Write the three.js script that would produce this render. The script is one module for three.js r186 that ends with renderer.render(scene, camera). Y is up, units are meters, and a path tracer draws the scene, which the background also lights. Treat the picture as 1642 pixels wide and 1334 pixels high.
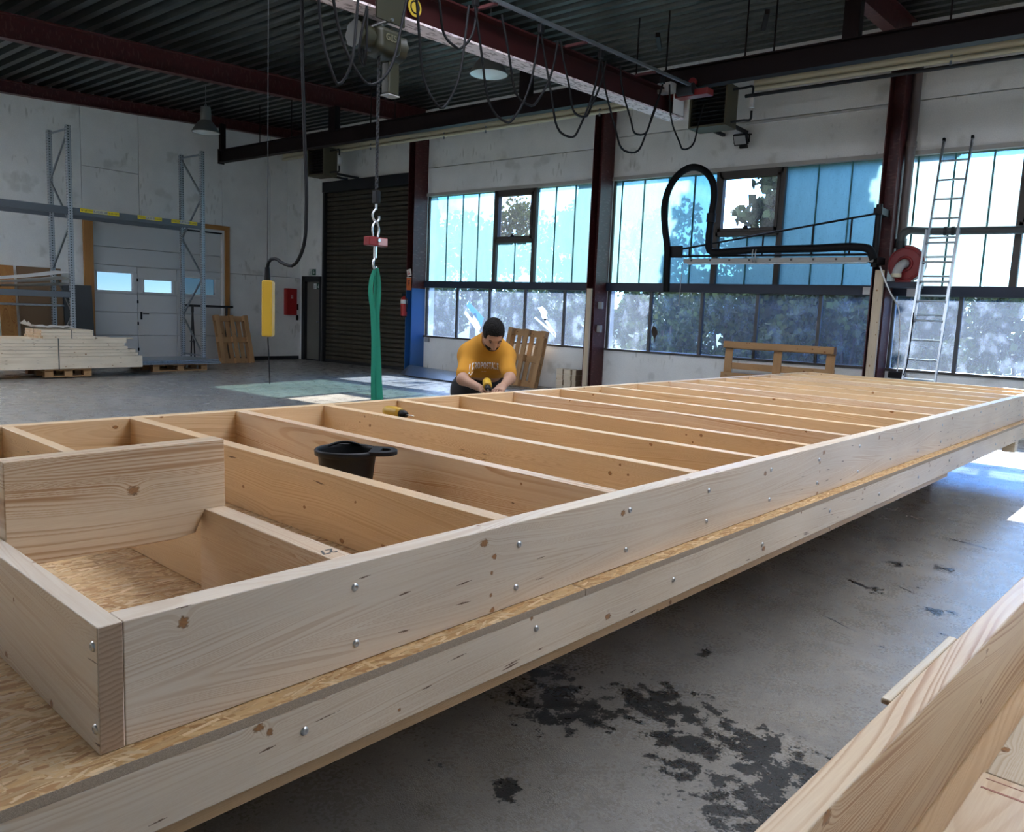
import * as THREE from 'three';
import { Sky } from 'three/addons/objects/Sky.js';
import { RoundedBoxGeometry } from 'three/addons/geometries/RoundedBoxGeometry.js';
import { TextGeometry } from 'three/addons/geometries/TextGeometry.js';
import { FontLoader } from 'three/addons/loaders/FontLoader.js';
import { mergeGeometries } from 'three/addons/utils/BufferGeometryUtils.js';
import { createNoise2D, createNoise3D } from 'simplex-noise';

// ------------------------------------------------------------------ camera, sky, sun, exposure
const scene = new THREE.Scene();
const D2R = Math.PI / 180;
const camera = new THREE.PerspectiveCamera(2 * Math.atan(667 / 1278.26) / D2R, 1642 / 1334, 0.05, 400);
{
  const yaw = 39.233 * D2R, pitch = 7.3424 * D2R, roll = 2.40585 * D2R;
  const F = new THREE.Vector3(-Math.sin(yaw) * Math.cos(pitch), -Math.sin(pitch), -Math.cos(yaw) * Math.cos(pitch));
  const r = new THREE.Vector3(Math.cos(yaw), 0, -Math.sin(yaw)), u = r.clone().cross(F);
  const R = r.clone().multiplyScalar(Math.cos(roll)).addScaledVector(u, Math.sin(roll));
  const U = u.clone().multiplyScalar(Math.cos(roll)).addScaledVector(r, -Math.sin(roll));
  camera.position.set(0, 1.5, 0);
  camera.quaternion.setFromRotationMatrix(new THREE.Matrix4().makeBasis(R, U, F.clone().negate()));
}
const TO_SUN = new THREE.Vector3(-0.12, 0.67, -1).normalize();
const sky = new Sky();
sky.scale.setScalar(1000);
sky.material.uniforms.turbidity.value = 11;
sky.material.uniforms.rayleigh.value = 0.45;
sky.material.uniforms.mieCoefficient.value = 0.004;
sky.material.uniforms.mieDirectionalG.value = 0.7;
sky.material.uniforms.sunPosition.value.copy(TO_SUN);
scene.add(sky);
scene.environmentIntensity = 1.0;
const sun = new THREE.DirectionalLight(new THREE.Color().setRGB(1, 0.95, 0.87), 14);
sun.position.copy(TO_SUN).multiplyScalar(60).add(new THREE.Vector3(-6, 0, -8));
sun.target.position.set(-6, 0, -8);
sun.castShadow = true;
sun.shadow.mapSize.set(4096, 4096);
Object.assign(sun.shadow.camera, { left: -30, right: 30, top: 30, bottom: -30, near: 1, far: 140 });
scene.add(sun, sun.target);
const renderer = new THREE.WebGLRenderer({ antialias: true });
renderer.toneMapping = THREE.LinearToneMapping;
renderer.toneMappingExposure = 2.1;
renderer.shadowMap.enabled = true;

// ------------------------------------------------------------------ helpers
function rngOf(seed) { let a = seed >>> 0; return () => { a = (a + 0x6D2B79F5) | 0; let t = Math.imul(a ^ (a >>> 15), 1 | a); t = (t + Math.imul(t ^ (t >>> 7), 61 | t)) ^ t; return ((t ^ (t >>> 14)) >>> 0) / 4294967296; }; }
const rnd = rngOf(77);
const rr = (a, b) => a + (b - a) * rnd();
const n2 = createNoise2D(rngOf(5)), n3 = createNoise3D(rngOf(9));
const fbm = (x, y, o = 4) => { let s = 0, a = 0.5; for (let i = 0; i < o; i++) { s += a * n2(x, y); x = x * 2.03 + 7.1; y = y * 2.03 - 3.7; a *= 0.5; } return s; };
const sm = (a, b, x) => { const t = Math.min(1, Math.max(0, (x - a) / (b - a))); return t * t * (3 - 2 * t); };
const lerp = (a, b, t) => a + (b - a) * t;
const V = (x, y, z) => new THREE.Vector3(x, y, z);
const lin = (r, g, b) => new THREE.Color().setRGB(r, g, b);
const taken = {};
function numbered(n) { if (!(n in taken)) { taken[n] = 0; return n; } taken[n]++; return n + '_' + String(taken[n]).padStart(3, '0'); }
function mesh(name, geo, mat, parent) {
  const m = new THREE.Mesh(geo, mat); m.name = parent ? name : numbered(name);
  m.castShadow = m.receiveShadow = true; (parent || scene).add(m); return m;
}
function thing(name, label, category, [x, y, z] = [0, 0, 0], turn = 0, group) {
  const o = new THREE.Group(); o.name = numbered(name); scene.add(o);
  o.position.set(x, y, z); o.rotation.y = turn; o.userData = { label, category };
  if (group) o.userData.group = group;
  return o;
}
function tag(o, label, category, group) { o.userData = { label, category }; if (group) o.userData.group = group; return o; }
function setting(name, label) { const o = new THREE.Group(); o.name = numbered(name); o.userData = { kind: 'structure' }; if (label) o.userData.label = label; scene.add(o); return o; }
const bx = (w, h, d, x = 0, y = 0, z = 0) => new THREE.BoxGeometry(w, h, d).translate(x, y, z);
const b2 = (x0, x1, y0, y1, z0, z1) => bx(x1 - x0, y1 - y0, z1 - z0, (x0 + x1) / 2, (y0 + y1) / 2, (z0 + z1) / 2);
const rb = (w, h, d, r = 0.004, x = 0, y = 0, z = 0) => new RoundedBoxGeometry(w, h, d, 1, Math.min(r, w * 0.45, h * 0.45, d * 0.45)).translate(x, y, z);
const cyl = (r0, r1, h, s = 16, x = 0, y = 0, z = 0, open = false) => new THREE.CylinderGeometry(r0, r1, h, s, 1, open).translate(x, y, z);
function rod(a, b, r, s = 10) {
  const A = Array.isArray(a) ? V(...a) : a, B = Array.isArray(b) ? V(...b) : b, d = B.clone().sub(A), l = d.length();
  const g = new THREE.CylinderGeometry(r, r, l, s);
  g.applyQuaternion(new THREE.Quaternion().setFromUnitVectors(V(0, 1, 0), d.normalize()));
  return g.translate(...A.clone().add(B).multiplyScalar(0.5).toArray());
}
function bar(a, b, w, h) { // rectangular bar from a to b; w across, h in the upright direction
  const A = V(...a), B = V(...b), d = B.clone().sub(A), l = d.length(); d.normalize();
  const side = Math.abs(d.y) > 0.98 ? V(1, 0, 0) : V(0, 1, 0).cross(d).normalize(), up = d.clone().cross(side);
  return new THREE.BoxGeometry(w, h, l).applyMatrix4(new THREE.Matrix4().makeBasis(side, up, d)).translate(...A.add(B).multiplyScalar(0.5).toArray());
}
const tube = (pts, r, seg = 40, s = 8, closed = false) => new THREE.TubeGeometry(new THREE.CatmullRomCurve3(pts.map((p) => Array.isArray(p) ? V(...p) : p), closed, 'centripetal'), seg, r, s, closed);
const merge = (...gs) => mergeGeometries(gs.flat().map((g) => { const q = g.index ? g.toNonIndexed() : g; for (const k of Object.keys(q.attributes)) if (!['position', 'normal', 'uv'].includes(k)) q.deleteAttribute(k); return q; }));
// uv in metres, box-mapped in the geometry's own axes; along: the axis of the grain (u)
function uvm(g, along = 'x', su = 1, sv = 1, ou = 0, ov = 0) {
  g = g.index ? g.toNonIndexed() : g; g.clearGroups();
  const p = g.attributes.position, n = g.attributes.normal, uv = new Float32Array(p.count * 2), ax = { x: 0, y: 1, z: 2 }[along], o = [0, 1, 2].filter((k) => k !== ax);
  for (let t = 0; t < p.count; t += 3) {
    let nn = [0, 0, 0]; for (let k = 0; k < 3; k++) { nn[0] += n.getX(t + k); nn[1] += n.getY(t + k); nn[2] += n.getZ(t + k); }
    nn = nn.map(Math.abs); const big = nn.indexOf(Math.max(...nn));
    for (let k = 0; k < 3; k++) {
      const q = [p.getX(t + k), p.getY(t + k), p.getZ(t + k)];
      let a, b;
      if (big === ax) { a = q[o[0]]; b = q[o[1]]; } else { a = q[ax]; b = big === o[0] ? q[o[1]] + 0.21 : q[o[0]]; }
      uv[2 * (t + k)] = a / su + ou; uv[2 * (t + k) + 1] = b / sv + ov;
    }
  }
  g.setAttribute('uv', new THREE.BufferAttribute(uv, 2));
  return g;
}

// ------------------------------------------------------------------ textures (what surfaces are made of)
function dataTex(w, h, f, srgb = true, wrap = THREE.MirroredRepeatWrapping) {
  const d = new Uint8Array(w * h * 4), c = [0, 0, 0];
  for (let y = 0; y < h; y++) for (let x = 0; x < w; x++) {
    f(x, y, c); const i = 4 * (y * w + x);
    d[i] = Math.max(0, Math.min(255, c[0])); d[i + 1] = Math.max(0, Math.min(255, c[1])); d[i + 2] = Math.max(0, Math.min(255, c[2])); d[i + 3] = 255;
  }
  const t = new THREE.DataTexture(d, w, h, THREE.RGBAFormat);
  t.magFilter = THREE.LinearFilter; t.minFilter = THREE.LinearFilter; t.wrapS = t.wrapT = wrap;
  if (srgb) t.colorSpace = THREE.SRGBColorSpace;
  t.needsUpdate = true; return t;
}
const WOOD_U = 2.4, WOOD_V = 0.6;
// sawn spruce: growth rings cut along the trunk, with knots; grain runs along u
function woodTex(seed, { W = 2048, H = 512, light = [224, 203, 174], dark = [186, 148, 106], ring = 0.008, contrast = 0.8, knots = 9, arch = 1, flecks = 0 }) {
  const r = rngOf(seed), N = createNoise2D(rngOf(seed + 1)), K = [];
  for (let i = 0; i < knots; i++) K.push({ u: r() * WOOD_U, v: 0.03 + r() * (WOOD_V - 0.06), r: 0.004 + 0.011 * r() * r(), e: 0.8 + r() * 0.9, t: r() });
  const v0 = 0.1 + 0.4 * r(), fl = [];
  for (let i = 0; i < flecks; i++) fl.push([r() * WOOD_U, r() * WOOD_V, 0.01 + 0.03 * r(), 0.0012 + 0.002 * r()]);
  return dataTex(W, H, (x, y, c) => {
    const u = x / W * WOOD_U, v = y / H * WOOD_V;
    const vc = v0 + 0.09 * arch * N(u * 0.32, 3.3), h = 0.025 + 0.085 * arch * (0.5 + 0.5 * N(u * 0.45 + 9, 1.2));
    let d = Math.hypot(v - vc, h) + 0.004 * N(u * 1.7, v * 9) + 0.0005 * N(u * 4, v * 24);
    let kn = 0, edge = 0;
    for (const k of K) {
      const du = (u - k.u) / k.e, dv = v - k.v, q = Math.hypot(du, dv);
      if (q < k.r * 7) d += k.r * 1.5 * Math.exp(-(q * q) / (k.r * k.r * 5)) * (k.t > 0.5 ? 1 : -1);
      if (q < k.r * 1.5) { const rr_ = q / k.r + 0.28 * N(u * 90 + k.u, v * 130) + 0.12 * N(u * 300, v * 300); kn = Math.max(kn, 1 - sm(0.7, 1.1, rr_)); edge = Math.max(edge, sm(0.55, 0.95, rr_) * (1 - sm(0.98, 1.25, rr_)) * (0.5 + 0.5 * N(u * 40, v * 40))); }
    }
    const q = d / ring * (1 + 0.25 * N(u * 0.1, d * 20)), fr = q - Math.floor(q);
    let late = sm(0.35, 0.92, fr) * (1 - sm(0.93, 1.0, fr));
    late *= contrast * (0.55 + 0.45 * N(u * 0.9 + 3, v * 7));
    late = Math.max(0, late) + 0.06 * N(u * 5, v * 160) + 0.05 * N(u * 14, v * 420);
    const stain = 0.035 * N(u * 1.3, v * 3.1);
    for (let k = 0; k < 3; k++) c[k] = lerp(light[k], dark[k], late) * (1 + stain);
    if (kn > 0) { const t = 0.6 + 0.4 * Math.sin(Math.hypot(u - K[0].u, v) * 900); const kc = [150 + 16 * t, 101 + 14 * t, 58 + 10 * t]; for (let k = 0; k < 3; k++) c[k] = lerp(c[k], kc[k], kn * 0.9); }
    if (edge > 0) { const ec = [92, 60, 36]; for (let k = 0; k < 3; k++) c[k] = lerp(c[k], ec[k], edge * 0.75); }
    for (const f of fl) if (Math.abs(u - f[0]) < f[2] && Math.abs(v - f[1] - 0.06 * (u - f[0])) < f[3] * (1 - Math.abs(u - f[0]) / f[2])) { c[0] *= 0.5; c[1] *= 0.42; c[2] *= 0.36; }
  });
}
const endTex = dataTex(256, 256, (x, y, c) => { // end grain: rings round a distant pith
  const a = x / 256, b = y / 256, d = Math.hypot(a - 0.3, b + 0.9) + 0.01 * n2(a * 6, b * 6), q = d * 26, f = q - Math.floor(q), l = sm(0.3, 0.95, f) * 0.55 + 0.1 * n2(a * 90, b * 90);
  c[0] = lerp(176, 138, l); c[1] = lerp(150, 112, l); c[2] = lerp(124, 88, l);
});
const osbTex = (() => { // pressed strand board: overlapping flat wood strands
  const cv = document.createElement('canvas'); cv.width = cv.height = 1024; const g = cv.getContext('2d'), r = rngOf(31);
  g.fillStyle = '#b08a55'; g.fillRect(0, 0, 1024, 1024);
  const pal = [[208, 172, 122], [196, 156, 104], [216, 184, 138], [184, 142, 90], [210, 176, 128], [172, 128, 80], [202, 166, 116], [220, 192, 150]];
  for (let i = 0; i < 9000; i++) {
    const c = pal[(r() * pal.length) | 0], j = 0.94 + 0.12 * r(), w = 24 + r() * 80, h = 3 + r() * 10, x = r() * 1024, y = r() * 1024, a = (r() + r() + r() - 1.5) * 0.55 + (r() < 0.07 ? 1.2 : 0), dk = r() < 0.05, ph = r() < 0.3;
    for (const ox of [0, -1024, 1024]) {
      g.save(); g.translate(x + ox, y); g.rotate(a);
      g.fillStyle = `rgb(${c[0] * j | 0},${c[1] * j | 0},${c[2] * j | 0})`; g.fillRect(-w / 2, -h / 2, w, h);
      g.fillStyle = 'rgba(120,82,44,0.28)'; if (ph) g.fillRect(-w / 2, h / 2 - 1, w, 1);
      g.fillStyle = 'rgba(140,98,54,0.22)'; for (let q = -h / 2 + 1; q < h / 2; q += 2.6) g.fillRect(-w / 2, q, w, 0.7);
      if (dk) { g.fillStyle = 'rgba(88,54,26,0.6)'; g.fillRect(-w * 0.3, 0, w * 0.3, 1.5); }
      g.restore();
    }
  }
  const t = new THREE.CanvasTexture(cv); t.colorSpace = THREE.SRGBColorSpace; t.wrapS = t.wrapT = THREE.RepeatWrapping; return t;
})();
const osbEdgeTex = dataTex(512, 64, (x, y, c) => { const s = 0.5 + 0.5 * n2(x * 0.11, y * 0.5), f = n2(x * 0.5, y * 1.3), k = 0.86 + 0.14 * s + 0.16 * f; c[0] = 186 * k; c[1] = 168 * k; c[2] = 146 * k; });
const plasterTex = dataTex(1024, 1024, (x, y, c) => {
  const u = x / 1024 * 4, v = y / 1024 * 4, g = 1 + 0.035 * fbm(u * 1.1, v * 1.1) + 0.02 * n2(u * 40, v * 40), d = sm(0.32, 0.62, fbm(u * 0.9 + 20, v * 0.9)) * 0.09 + sm(0.5, 0.75, n2(u * 9 + 5, v * 2.2)) * sm(0.1, 0.5, fbm(u * 0.7, v * 0.7 + 30)) * 0.12;
  c[0] = 236 * g * (1 - d); c[1] = 237 * g * (1 - d); c[2] = 233 * g * (1 - d * 1.1);
});
const plasterBump = dataTex(512, 512, (x, y, c) => { const b = 128 + 60 * fbm(x * 0.05, y * 0.05, 3) + 30 * n2(x * 0.4, y * 0.4); c[0] = c[1] = c[2] = b; }, false);
const rustTex = dataTex(512, 512, (x, y, c) => { const a = fbm(x * 0.02, y * 0.02), k = 1 + 0.14 * a, s = sm(0.52, 0.62, n2(x * 0.06, y * 0.02)) * 0.5; c[0] = lerp(76 * k, 116, s); c[1] = lerp(30 * k, 84, s); c[2] = lerp(30 * k, 80, s); });
const flangeBounceTex = dataTex(1024, 128, (x, y, c) => { const a = fbm(x * 0.012, y * 0.05), s = sm(0.12, 0.3, a) * (0.5 + 0.5 * n2(x * 0.2, y * 0.35)); c[0] = lerp(236, 108, s); c[1] = lerp(222, 84, s); c[2] = lerp(224, 84, s); });  // pale base colour holds bounced floor light; the blotches vary at random
const deckTex = dataTex(512, 512, (x, y, c) => { const k = 1 + 0.1 * fbm(x * 0.01, y * 0.05) + 0.05 * n2(x * 0.2, y * 0.02); c[0] = 70 * k; c[1] = 75 * k; c[2] = 73 * k; });
const galvTex = dataTex(256, 256, (x, y, c) => { const k = 1 + 0.12 * n2(x * 0.12, y * 0.12) + 0.06 * n2(x * 0.5, y * 0.5); c[0] = 158 * k; c[1] = 166 * k; c[2] = 172 * k; });
const shutterTex = dataTex(512, 256, (x, y, c) => { const k = 1 + 0.12 * fbm(x * 0.02, y * 0.02), s = sm(0.72, 0.8, n2(x * 0.008, y * 0.9)) * 0.5; c[0] = 74 * k + 60 * s; c[1] = 69 * k + 60 * s; c[2] = 58 * k + 56 * s; });
const dirtTex = dataTex(512, 512, (x, y, c) => { const a = fbm(x * 0.012, y * 0.01, 5), s = sm(0.62, 0.7, n2(x * 0.35, y * 0.35)) * 70; const b = 62 + 34 * sm(-0.05, 0.6, a) + s * 0.4; c[0] = c[1] = c[2] = b; }, false);
const frostTex = dataTex(512, 512, (x, y, c) => { const k = 1 + 0.05 * fbm(x * 0.015, y * 0.006) + 0.03 * n2(x * 0.3, y * 0.02), s = sm(0.78, 0.84, n2(x * 0.05, y * 0.3)) * 0.2; c[0] = 235 * k * (1 - s); c[1] = 245 * k * (1 - s); c[2] = 244 * k * (1 - s); });
// concrete floor, one field of stains for the coarse sheet and the finer one round the bench
const PEEL = [[-1.68, -2.43, 0.16], [-1.55, -2.40, 0.10], [-1.40, -2.69, 0.15], [-1.27, -2.72, 0.09], [-1.18, -2.50, 0.13], [-1.0, -2.66, 0.13], [-0.9, -2.56, 0.15], [-0.82, -2.30, 0.17], [-1.47, -1.84, 0.05], [-1.1, -2.34, 0.06], [-0.7, -2.5, 0.14], [-1.2, -5.45, 0.05], [-1.17, -4.8, 0.05], [-0.95, -5.6, 0.06], [-0.8, -4.7, 0.05], [-1.9, -2.6, 0.1], [-1.5, -3.3, 0.05]];
const SPOT = [[-1.27, -4.85, 0.09, 0.02, 0.5], [-1.16, -4.12, 0.13, 0.006, 0.5], [-0.82, -4.7, 0.035, 0.025, 0], [-1.2, -5.46, 0.03, 0.02, 0], [-0.72, -4.35, 0.02, 0.012, 0], [-1.03, -4.95, 0.06, 0.008, 0.6], [-0.98, -5.05, 0.025, 0.012, 0], [-0.95, -6.4, 0.16, 0.02, 0.3], [-1.8, -5.9, 0.1, 0.01, 0.4], [-0.9, -3.95, 0.015, 0.01, 0]];
function floorAt(x, z, fine, c) {
  let g = 138 + 18 * fbm(x * 0.35, z * 0.35, 4) + 9 * fbm(x * 1.9 + 4, z * 1.9, 3);
  g += 7 * n2(x * 14, z * 14) * 0.6;
  const scratch = sm(0.45, 0.8, fbm(x * 0.5 + 40, z * 2.6)) * 9; g -= scratch;
  const warm = 0.5 + 0.5 * fbm(x * 0.6 - 9, z * 0.6 + 12, 3);
  let r = g * (1.0 + 0.03 * warm), gg = g * 0.985, b = g * (0.955 - 0.05 * warm);
  if (fine) {
    const nn = n2(x * 60, z * 60) * 6 + n2(x * 170, z * 170) * 7; r += nn; gg += nn; b += nn;
    let m = 0; for (const p of PEEL) { const d = Math.hypot(x - p[0], z - p[1]) / p[2]; if (d < 2.2) m = Math.max(m, 1 - d * 0.55); }
    const e = fbm(x * 9, z * 9 + 3, 5) * 1.3 + 0.25 * n2(x * 70, z * 70), s = sm(0.05, 0.085, m * 0.9 - 0.42 + e * 0.62 + 0.05 * n2(x * 160, z * 160)) * (m > 0 ? 1 : 0);
    const pit = sm(0.66, 0.74, n2(x * 24 + 7, z * 24)) * sm(0.25, 0.6, fbm(x * 2.2 + 31, z * 2.2)) * 0.8;
    const k = Math.min(1, s + pit);
    r = lerp(r, 60 + 5 * n2(x * 40, z * 40), k); gg = lerp(gg, 60, k); b = lerp(b, 59, k);
    for (const q of SPOT) { const ca = Math.cos(q[4]), sa = Math.sin(q[4]), dx = (x - q[0]) * ca + (z - q[1]) * sa, dz = -(x - q[0]) * sa + (z - q[1]) * ca; const d = Math.hypot(dx / q[2], dz / q[3]) + 0.3 * n2(x * 50, z * 50); const f = 1 - sm(0.75, 1.1, d); r = lerp(r, 44, f * 0.85); gg = lerp(gg, 45, f * 0.85); b = lerp(b, 46, f * 0.85); }
  } else {
    const p = sm(0.4, 0.62, fbm(x * 0.8 + 13, z * 1.9 + 2)) * 0.22; r *= 1 - p * 0.6; gg *= 1 - p * 0.55; b *= 1 - p * 0.55;
  }
  c[0] = r; c[1] = gg; c[2] = b;
}
const FB = { x0: -18.8, x1: 9.6, z0: -13.6, z1: 6.8 }, FN = { x0: -2.6, x1: 0.6, z0: -7.4, z1: -0.6 };
const floorBig = dataTex(2048, 1472, (x, y, c) => floorAt(lerp(FB.x0, FB.x1, x / 2048), lerp(FB.z1, FB.z0, y / 1472), false, c), true, THREE.ClampToEdgeWrapping);
const floorNear = dataTex(960, 2040, (x, y, c) => floorAt(lerp(FN.x0, FN.x1, x / 960), lerp(FN.z1, FN.z0, y / 2040), true, c), true, THREE.ClampToEdgeWrapping);
const floorRough = dataTex(512, 512, (x, y, c) => { const r = 118 + 46 * fbm(x * 0.02, y * 0.02, 4) + 34 * n2(x * 0.3, y * 0.3); c[0] = c[1] = c[2] = r; }, false);
const floorBump = dataTex(1024, 1024, (x, y, c) => { const r = 128 + 40 * fbm(x * 0.02, y * 0.02, 3) + 34 * n2(x * 0.16, y * 0.16) + 26 * n2(x * 0.5, y * 0.5); c[0] = c[1] = c[2] = r; }, false);
floorBump.repeat.set(1, 1);

// ------------------------------------------------------------------ materials
const std = (o) => new THREE.MeshStandardMaterial(o), phy = (o) => new THREE.MeshPhysicalMaterial(o);
const wA = woodTex(101, { contrast: 0.62, ring: 0.0115, knots: 26, flecks: 16, light: [226, 210, 188], dark: [192, 160, 126] });
const wB = woodTex(202, { contrast: 0.95, ring: 0.0085, knots: 6, flecks: 10, light: [224, 200, 170], dark: [186, 138, 96] });
const wC = woodTex(303, { contrast: 0.6, ring: 0.006, knots: 28, flecks: 42, arch: 0.6, light: [226, 212, 192], dark: [190, 160, 126] });
const wJ = woodTex(404, { contrast: 0.6, ring: 0.009, knots: 12, flecks: 8, light: [226, 202, 168], dark: [188, 148, 106] });
const wK = woodTex(515, { contrast: 1.0, ring: 0.019, knots: 16, flecks: 0, arch: 1.3, light: [224, 199, 166], dark: [178, 130, 88] });
const wood = (map, col = [1, 1, 1], rough = 0.38) => [std({ map, color: lin(...col), roughness: rough }), std({ map: endTex, color: lin(...col), roughness: 0.85 })];
const M = {
  woodA: wood(wA), woodB: wood(wB), woodC: wood(wC, [1, 0.99, 0.97]), woodJ: wood(wJ, [1, 0.94, 0.84]), woodJ2: wood(wJ, [0.95, 0.87, 0.76]), woodFront: wood(wK, [0.95, 0.94, 0.9]),
  woodK: wood(wK), woodPale: wood(wC, [1.0, 1.0, 0.95]), pallet: wood(wC, [0.62, 0.42, 0.24], 0.8), plankGrey: wood(wC, [0.8, 0.77, 0.7], 0.85),
  frameOak: wood(wB, [0.62, 0.38, 0.15], 0.6),
  osb: std({ map: osbTex, roughness: 0.75 }), osbEdge: std({ map: osbEdgeTex, roughness: 0.9 }),
  plaster: std({ map: plasterTex, bumpMap: plasterBump, bumpScale: 0.004, roughness: 0.88 }),
  steelRed: std({ map: rustTex, roughness: 0.45, metalness: 0.1 }), steelBlue: std({ color: lin(0.03, 0.13, 0.36), roughness: 0.35 }), steelBlack: std({ color: lin(0.022, 0.024, 0.027), roughness: 0.5, metalness: 0.2 }),
  craneRed: phy({ color: lin(0.035, 0.006, 0.006), roughness: 0.5, specularIntensity: 0.5 }), runway: phy({ color: lin(0.012, 0.006, 0.006), roughness: 0.6, specularIntensity: 0.4 }), flange: std({ map: flangeBounceTex, roughness: 0.6 }),
  deck: std({ map: deckTex, roughness: 0.3, metalness: 0.8 }), galv: std({ map: galvTex, roughness: 0.38, metalness: 0.85 }), alu: std({ map: galvTex, color: lin(1.2, 1.2, 1.2), roughness: 0.3, metalness: 0.9 }),
  rackGrey: std({ color: lin(0.13, 0.15, 0.17), roughness: 0.5, metalness: 0.3 }),
  shutter: std({ map: shutterTex, roughness: 0.6, metalness: 0.3 }), black: phy({ color: lin(0.009, 0.009, 0.010), roughness: 0.45, specularIntensity: 0.45 }), rubber: phy({ color: lin(0.007, 0.007, 0.008), roughness: 0.6, specularIntensity: 0.35 }),
  transom: std({ color: lin(0.012, 0.022, 0.045), roughness: 0.45 }), winFrame: std({ color: lin(0.06, 0.052, 0.045), roughness: 0.55 }), winSteel: std({ color: lin(0.10, 0.10, 0.10), roughness: 0.5, metalness: 0.3 }), headStrip: std({ color: lin(0.42, 0.40, 0.36), roughness: 0.7 }), bar: std({ color: lin(0.03, 0.16, 0.16), roughness: 0.5 }),
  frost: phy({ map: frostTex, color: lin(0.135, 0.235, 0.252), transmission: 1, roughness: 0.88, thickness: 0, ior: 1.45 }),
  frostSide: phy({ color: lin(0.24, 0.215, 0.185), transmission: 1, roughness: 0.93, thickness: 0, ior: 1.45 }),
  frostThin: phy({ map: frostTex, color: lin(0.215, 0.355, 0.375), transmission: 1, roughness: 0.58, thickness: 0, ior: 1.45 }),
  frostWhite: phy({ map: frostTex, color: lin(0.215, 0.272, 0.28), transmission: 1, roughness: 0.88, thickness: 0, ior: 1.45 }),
  roofLight: phy({ color: lin(0.95, 0.94, 0.92), transmission: 1, roughness: 0.97, thickness: 0, ior: 1.45 }),
  pane: phy({ color: lin(0.47, 0.59, 0.80), transmission: 1, roughness: 1, roughnessMap: dirtTex, thickness: 0, ior: 1.45 }),
  paneClear: phy({ color: lin(0.78, 0.80, 0.84), transmission: 1, roughness: 0.12, thickness: 0, ior: 1.45 }),
  gatePane: phy({ color: lin(0.125, 0.125, 0.13), transmission: 1, roughness: 0.2, thickness: 0, ior: 1.45 }), gatePaneDark: phy({ color: lin(0.016, 0.018, 0.02), transmission: 1, roughness: 0.2, thickness: 0, ior: 1.45 }),
  gate: std({ color: lin(0.62, 0.63, 0.62), roughness: 0.45 }), gateTrim: std({ color: lin(0.70, 0.72, 0.72), roughness: 0.5 }), doorGrey: std({ color: lin(0.16, 0.16, 0.14), roughness: 0.5 }),
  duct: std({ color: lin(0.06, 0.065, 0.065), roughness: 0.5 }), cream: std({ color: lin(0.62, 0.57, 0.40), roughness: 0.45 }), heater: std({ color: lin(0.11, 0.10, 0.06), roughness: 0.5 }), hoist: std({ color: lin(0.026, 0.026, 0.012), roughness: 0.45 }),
  yellow: std({ color: lin(0.50, 0.30, 0.02), roughness: 0.45 }), red: std({ color: lin(0.42, 0.02, 0.02), roughness: 0.35 }), redDark: std({ color: lin(0.20, 0.011, 0.013), roughness: 0.35 }), white: std({ color: lin(0.78, 0.78, 0.76), roughness: 0.6 }), greyPlastic: std({ color: lin(0.35, 0.35, 0.34), roughness: 0.6 }),
  green: phy({ color: lin(0.006, 0.20, 0.12), roughness: 0.8, sheen: 0.4, sheenRoughness: 0.6, sheenColor: lin(0.2, 0.6, 0.4) }), chrome: std({ color: lin(0.75, 0.75, 0.76), roughness: 0.25, metalness: 1 }), zinc: std({ color: lin(0.62, 0.62, 0.62), roughness: 0.3, metalness: 0.95 }),
  cardboard: std({ color: lin(0.20, 0.125, 0.07), roughness: 0.9 }), panelDark: std({ color: lin(0.075, 0.08, 0.085), roughness: 0.7 }), film: phy({ color: lin(0.62, 0.62, 0.60), roughness: 0.5, transmission: 0.25, thickness: 0 }),
  skin: std({ color: lin(0.36, 0.20, 0.13), roughness: 0.6 }), shirt: phy({ color: lin(0.46, 0.205, 0.012), roughness: 0.9, sheen: 0.3 }), hair: phy({ color: lin(0.007, 0.006, 0.005), roughness: 0.7, specularIntensity: 0.3 }), trousers: std({ color: lin(0.015, 0.015, 0.018), roughness: 0.9 }), print: std({ color: lin(0.74, 0.70, 0.62), roughness: 0.85 }),
  strap: std({ color: lin(0.06, 0.07, 0.06), roughness: 0.6 }), bulbGlass: phy({ color: lin(0.9, 0.9, 0.88), roughness: 0.3, transmission: 0.6, thickness: 0 }), reflector: std({ color: lin(0.8, 0.8, 0.78), roughness: 0.2, metalness: 0.9 }), lampBody: std({ color: lin(0.20, 0.21, 0.20), roughness: 0.5, metalness: 0.5 }),
  bark: std({ color: lin(0.07, 0.05, 0.035), roughness: 0.95 }), grass: std({ color: lin(0.09, 0.13, 0.04), roughness: 1 }), asphalt: std({ color: lin(0.22, 0.22, 0.21), roughness: 0.9 }),
};
for (const t of [floorRough, floorBump]) t.wrapS = t.wrapT = THREE.RepeatWrapping;
{
  const br = floorBump.clone(); br.repeat.set(22, 16); const rr1 = floorRough.clone(); rr1.repeat.set(9, 6.5);
  const bn = floorBump.clone(); bn.repeat.set(2.4, 5.1); const rn = floorRough.clone(); rn.repeat.set(1, 2.1);
  for (const t of [br, rr1, bn, rn]) t.needsUpdate = true;
  M.floorBig = std({ map: floorBig, roughness: 0.66, roughnessMap: rr1, bumpMap: br, bumpScale: 0.001 });
  M.floorNear = std({ map: floorNear, roughness: 0.66, roughnessMap: rn, bumpMap: bn, bumpScale: 0.0025 });
}
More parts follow.
